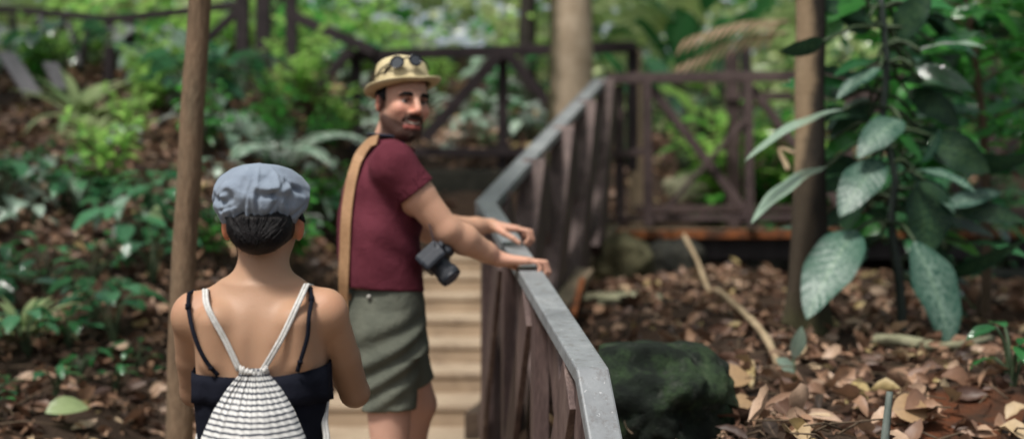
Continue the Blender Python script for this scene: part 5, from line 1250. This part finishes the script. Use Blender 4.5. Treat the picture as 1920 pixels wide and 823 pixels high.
    bt=MB(); b0=W3(692,556,4.66); bt.tube([Vector(b0)+Vector((0,.01,0)),Vector(b0)+Vector((0,-.012,0))],[.008,.007],10); bt.build('button',mat_noise('pale_button',(.3,.29,.26),(.4,.39,.35),10),so,True)
    # ---- shoes
    sb=mat_cloth('dark_canvas',(.03,.03,.032),(.05,.05,.052)); ws=mat_noise('pale_rubber',(.3,.29,.27),(.4,.39,.37),10)
    for a_,zf in ((aR,.232),(aL,.347)):
        f_=Field((a_[0]-.12,a_[1]-.1,zf-.01),(a_[0]+.26,a_[1]+.14,zf+.13),.005); f_.cap([a_[0]-.03,a_[1],zf+.055],[a_[0]+.15,a_[1]+.02,zf+.04],.050,.040,.02); f_.half((0,0,zf),(0,0,-1)); f_.half((0,0,zf+.10),(0,0,1)); V,Q=f_.mesh(); mesh_obj('shoe',laplace(V,Q,2),Q,sb,r)
    # ---- tan leather shoulder strap down the back
    sp=thing('leather_strap','wide tan leather bag strap worn down the back of the man','strap',tuple(W3(640,420,4.62)))
    tv=mesh_obj  # surface lookup on the shirt
    sV=np.array([v.co[:] for v in shirt.data.vertices])+np.array(r.location)
    def on_shirt(px,py,off=.006):
        y=4.7
        for _ in range(3):
            x=(px-960)/FPX*y; z=CAMZ-(py-411.5)/FPX*y; k=(np.abs(sV[:,0]-x)<.014)&(np.abs(sV[:,2]-z)<.014)
            if not k.any(): return None
            y=float(sV[k,1].min())
        return np.array([x,y-off,z])
    path=[(708,262),(692,270),(674,294),(662,328),(654,370),(649,420),(647,470),(645,520),(644,556)]
    pts=[]
    for p_ in path:
        q_=on_shirt(*p_,.008)
        if q_ is None: q_=on_shirt(p_[0]+10,p_[1],.0); q_=q_+np.array([-10/555,-.0,0]) if q_ is not None else W3(p_[0],p_[1],4.74)
        pts.append(q_)
    pts=np.array(pts); pts[:,1]=np.minimum(pts[:,1],4.80)
    c=np.array([list(p) for p in curve_pts([Vector(p) for p in [*pts, pts[-1]+[.0,.03,-.05],pts[-1]+[.03,.14,-.09]]],50)])
    V=[];Fq=[]; 
    for i in range(51):
        tg=c[min(i+1,50)]-c[max(i-1,0)]; tg/=np.linalg.norm(tg); out=nrmz(np.array([-.55,-.83,.0])) if i>10 else nrmz(np.array([-.35,-.75,.55])); sd=nrmz(np.cross(tg,out)); o_=np.cross(sd,tg)
        hw=.0215
        for a,b in ((-1,-1),(1,-1),(1,1),(-1,1)): V.append(c[i]+sd*hw*a+o_*.0022*b)
    for i in range(50): Fq+=[(i*4+j,i*4+(j+1)%4,(i+1)*4+(j+1)%4,(i+1)*4+j) for j in range(4)]
    Fq+=[(3,2,1,0),(200,201,202,203)]
    lm=mat_noise('tan_leather',(.32,.18,.09),(.44,.26,.14),9,.5,.2,90,.35); mesh_obj('strap',V,Fq,lm,sp,smooth=False)
    i=40; m=MB(); m.beam(c[i]+np.array([-.026,-.006,0]),c[i]+np.array([.026,-.006,0]),.006,.02); m.build('stitched_loop',mat_noise('dark_leather',(.2,.10,.045),(.28,.15,.07),9,.5),sp)
    # ---- camera hanging at the chest
    cb=W3(812,484,4.66); ca=thing('camera','black camera with its lens pointing down, hanging in front of the maroon t-shirt','camera',tuple(cb))
    SC=1.14; ax=nrmz(np.array([.66,-.32,-.68])); upc=nrmz(np.array([.62,.1,.72])); sdv=np.cross(ax,upc); upc=np.cross(sdv,ax)
    bk=NT('black_camera_body'); n_=bk.noise(300,3,.6); bk=bk.done(bk.bsdf((.018,.022,.03),.38,.5,bk.bump(n_,.3,.002)))
    def cbx(nm,c_,sz,par,mat=bk,bev=.006):
        V=[c_+ax*sx*sz[0]/2+sdv*sy*sz[1]/2+upc*s_*sz[2]/2 for sx in(-1,1) for sy in(-1,1) for s_ in(-1,1)]
        return mesh_obj(nm,V,[(0,1,3,2),(4,6,7,5),(0,4,5,1),(2,3,7,6),(0,2,6,4),(1,5,7,3)],mat,par,False,bevel=bev)
    cbx('body',cb,(.052,.135,.092),ca,bev=.012); cbx('prism_hump',cb+upc*.052+ax*.004,(.058,.055,.03),ca,bev=.010); cbx('grip',cb+sdv*.058+ax*.022,(.045,.032,.085),ca,bev=.012)
    scn=NT('grey_screen'); scn=scn.done(scn.bsdf((.05,.06,.08),.15,.6)); cbx('screen',cb-ax*.027-upc*.006,(.004,.08,.055),ca,scn,.001); cbx('dial',cb+upc*.05+sdv*.045,(.02,.02,.014),ca,bev=.004)
    m=MB(); p0=cb+ax*.02; m.tube([p0,p0+ax*.012,p0+ax*.013,p0+ax*.045,p0+ax*.046,p0+ax*.075],[.036,.036,.034,.034,.037,.037],28); ln=m.build('lens',bk,ca,True)
    e=ln.modifiers.new('e','EDGE_SPLIT'); e.split_angle=math.radians(40)
    m=MB(); m.tube([p0+ax*.052,p0+ax*.066],[.0385,.0385],28); m.build('zoom_ring',mat_noise('ribbed_rubber',(.03,.033,.04),(.05,.055,.065),200,.6,.5,300),ln)
    m=MB(); m.tube([p0+ax*.0752,p0+ax*.078],[.030,.030],24); m.build('front_glass',scn,ln)
    sw=mat_cloth('navy_webbing',(.018,.022,.038),(.03,.035,.055))
    nk=[W3(704,246,4.70),W3(716,252,4.68),W3(738,262,4.70)]
    for sg in (-1,1):
        s0=cb+upc*.03+sdv*sg*.07
        pts=[s0,s0+np.array([-.02,.02,.07]),np.array([-.30,4.80-sg*.09,1.55]),np.array([-.325,4.80-sg*.085,1.68]),nb+np.array([.05,-sg*.075,-.0]),nb+np.array([-.02,-sg*.078,.02]),nb+np.array([-.058,-sg*.035,.026]),nb+np.array([-.066,0,.026])]
        m=MB(); m.tube(curve_pts([Vector(p) for p in pts],40),[.004]*8+[.006]*12+[.011]*21,8,flat=.4); m.build('neck_strap',sw,ca,True)
    return r
man()

# ================================================================== CLEAN UP, CAMERA, LIGHT
for key,vs in KIND.items():
    for i,o in enumerate(vs):
        if (key,i) not in used:
            for ch in list(o.children): bpy.data.objects.remove(ch)
            bpy.data.objects.remove(o)
for i in range(6):
    if first[i]: bpy.data.objects.remove(src[i])
cam=bpy.data.cameras.new('camera'); co=link(bpy.data.objects.new('scene_camera',cam)); co.location=(0,0,CAMZ); co.rotation_euler=(math.radians(90),0,0)
cam.sensor_width=36; cam.lens=FPX/1920*36; cam.clip_end=500; cam.clip_start=.05
cam.dof.use_dof=True; cam.dof.focus_distance=3.38; cam.dof.aperture_fstop=1.7; cam.dof.aperture_blades=0
S.camera=co
w=bpy.data.worlds.new('World'); S.world=w; w.use_nodes=True; nt=w.node_tree; bg=nt.nodes['Background']
EL,AZ=60,216   # sun height, compass angle the light comes from (0 = ahead, +y)
sky=nt.nodes.new('ShaderNodeTexSky'); sky.sky_type='NISHITA'; sky.sun_disc=False; sky.sun_elevation=math.radians(EL); sky.sun_rotation=math.radians(AZ); sky.dust_density=3.5; sky.air_density=1.0; sky.ozone_density=.8
hs=nt.nodes.new('ShaderNodeHueSaturation'); hs.inputs['Saturation'].default_value=.5; nt.links.new(sky.outputs[0],hs.inputs['Color']); nt.links.new(hs.outputs[0],bg.inputs['Color']); bg.inputs['Strength'].default_value=.135
sun=bpy.data.lights.new('sun','SUN'); sun.energy=4.4; sun.angle=math.radians(11); sun.color=(1,.965,.91); so=link(bpy.data.objects.new('sun',sun))
dv=Vector((math.sin(math.radians(AZ))*math.cos(math.radians(EL)),math.cos(math.radians(AZ))*math.cos(math.radians(EL)),math.sin(math.radians(EL))))
so.rotation_euler=dv.to_track_quat('Z','Y').to_euler(); so.location=(0,0,12)
S.view_settings.view_transform='Standard'; S.view_settings.look='None'; S.view_settings.exposure=0; S.view_settings.gamma=1
S.cycles.use_denoising=True; S.cycles.max_bounces=6; S.cycles.transparent_max_bounces=4; S.cycles.sample_clamp_indirect=6
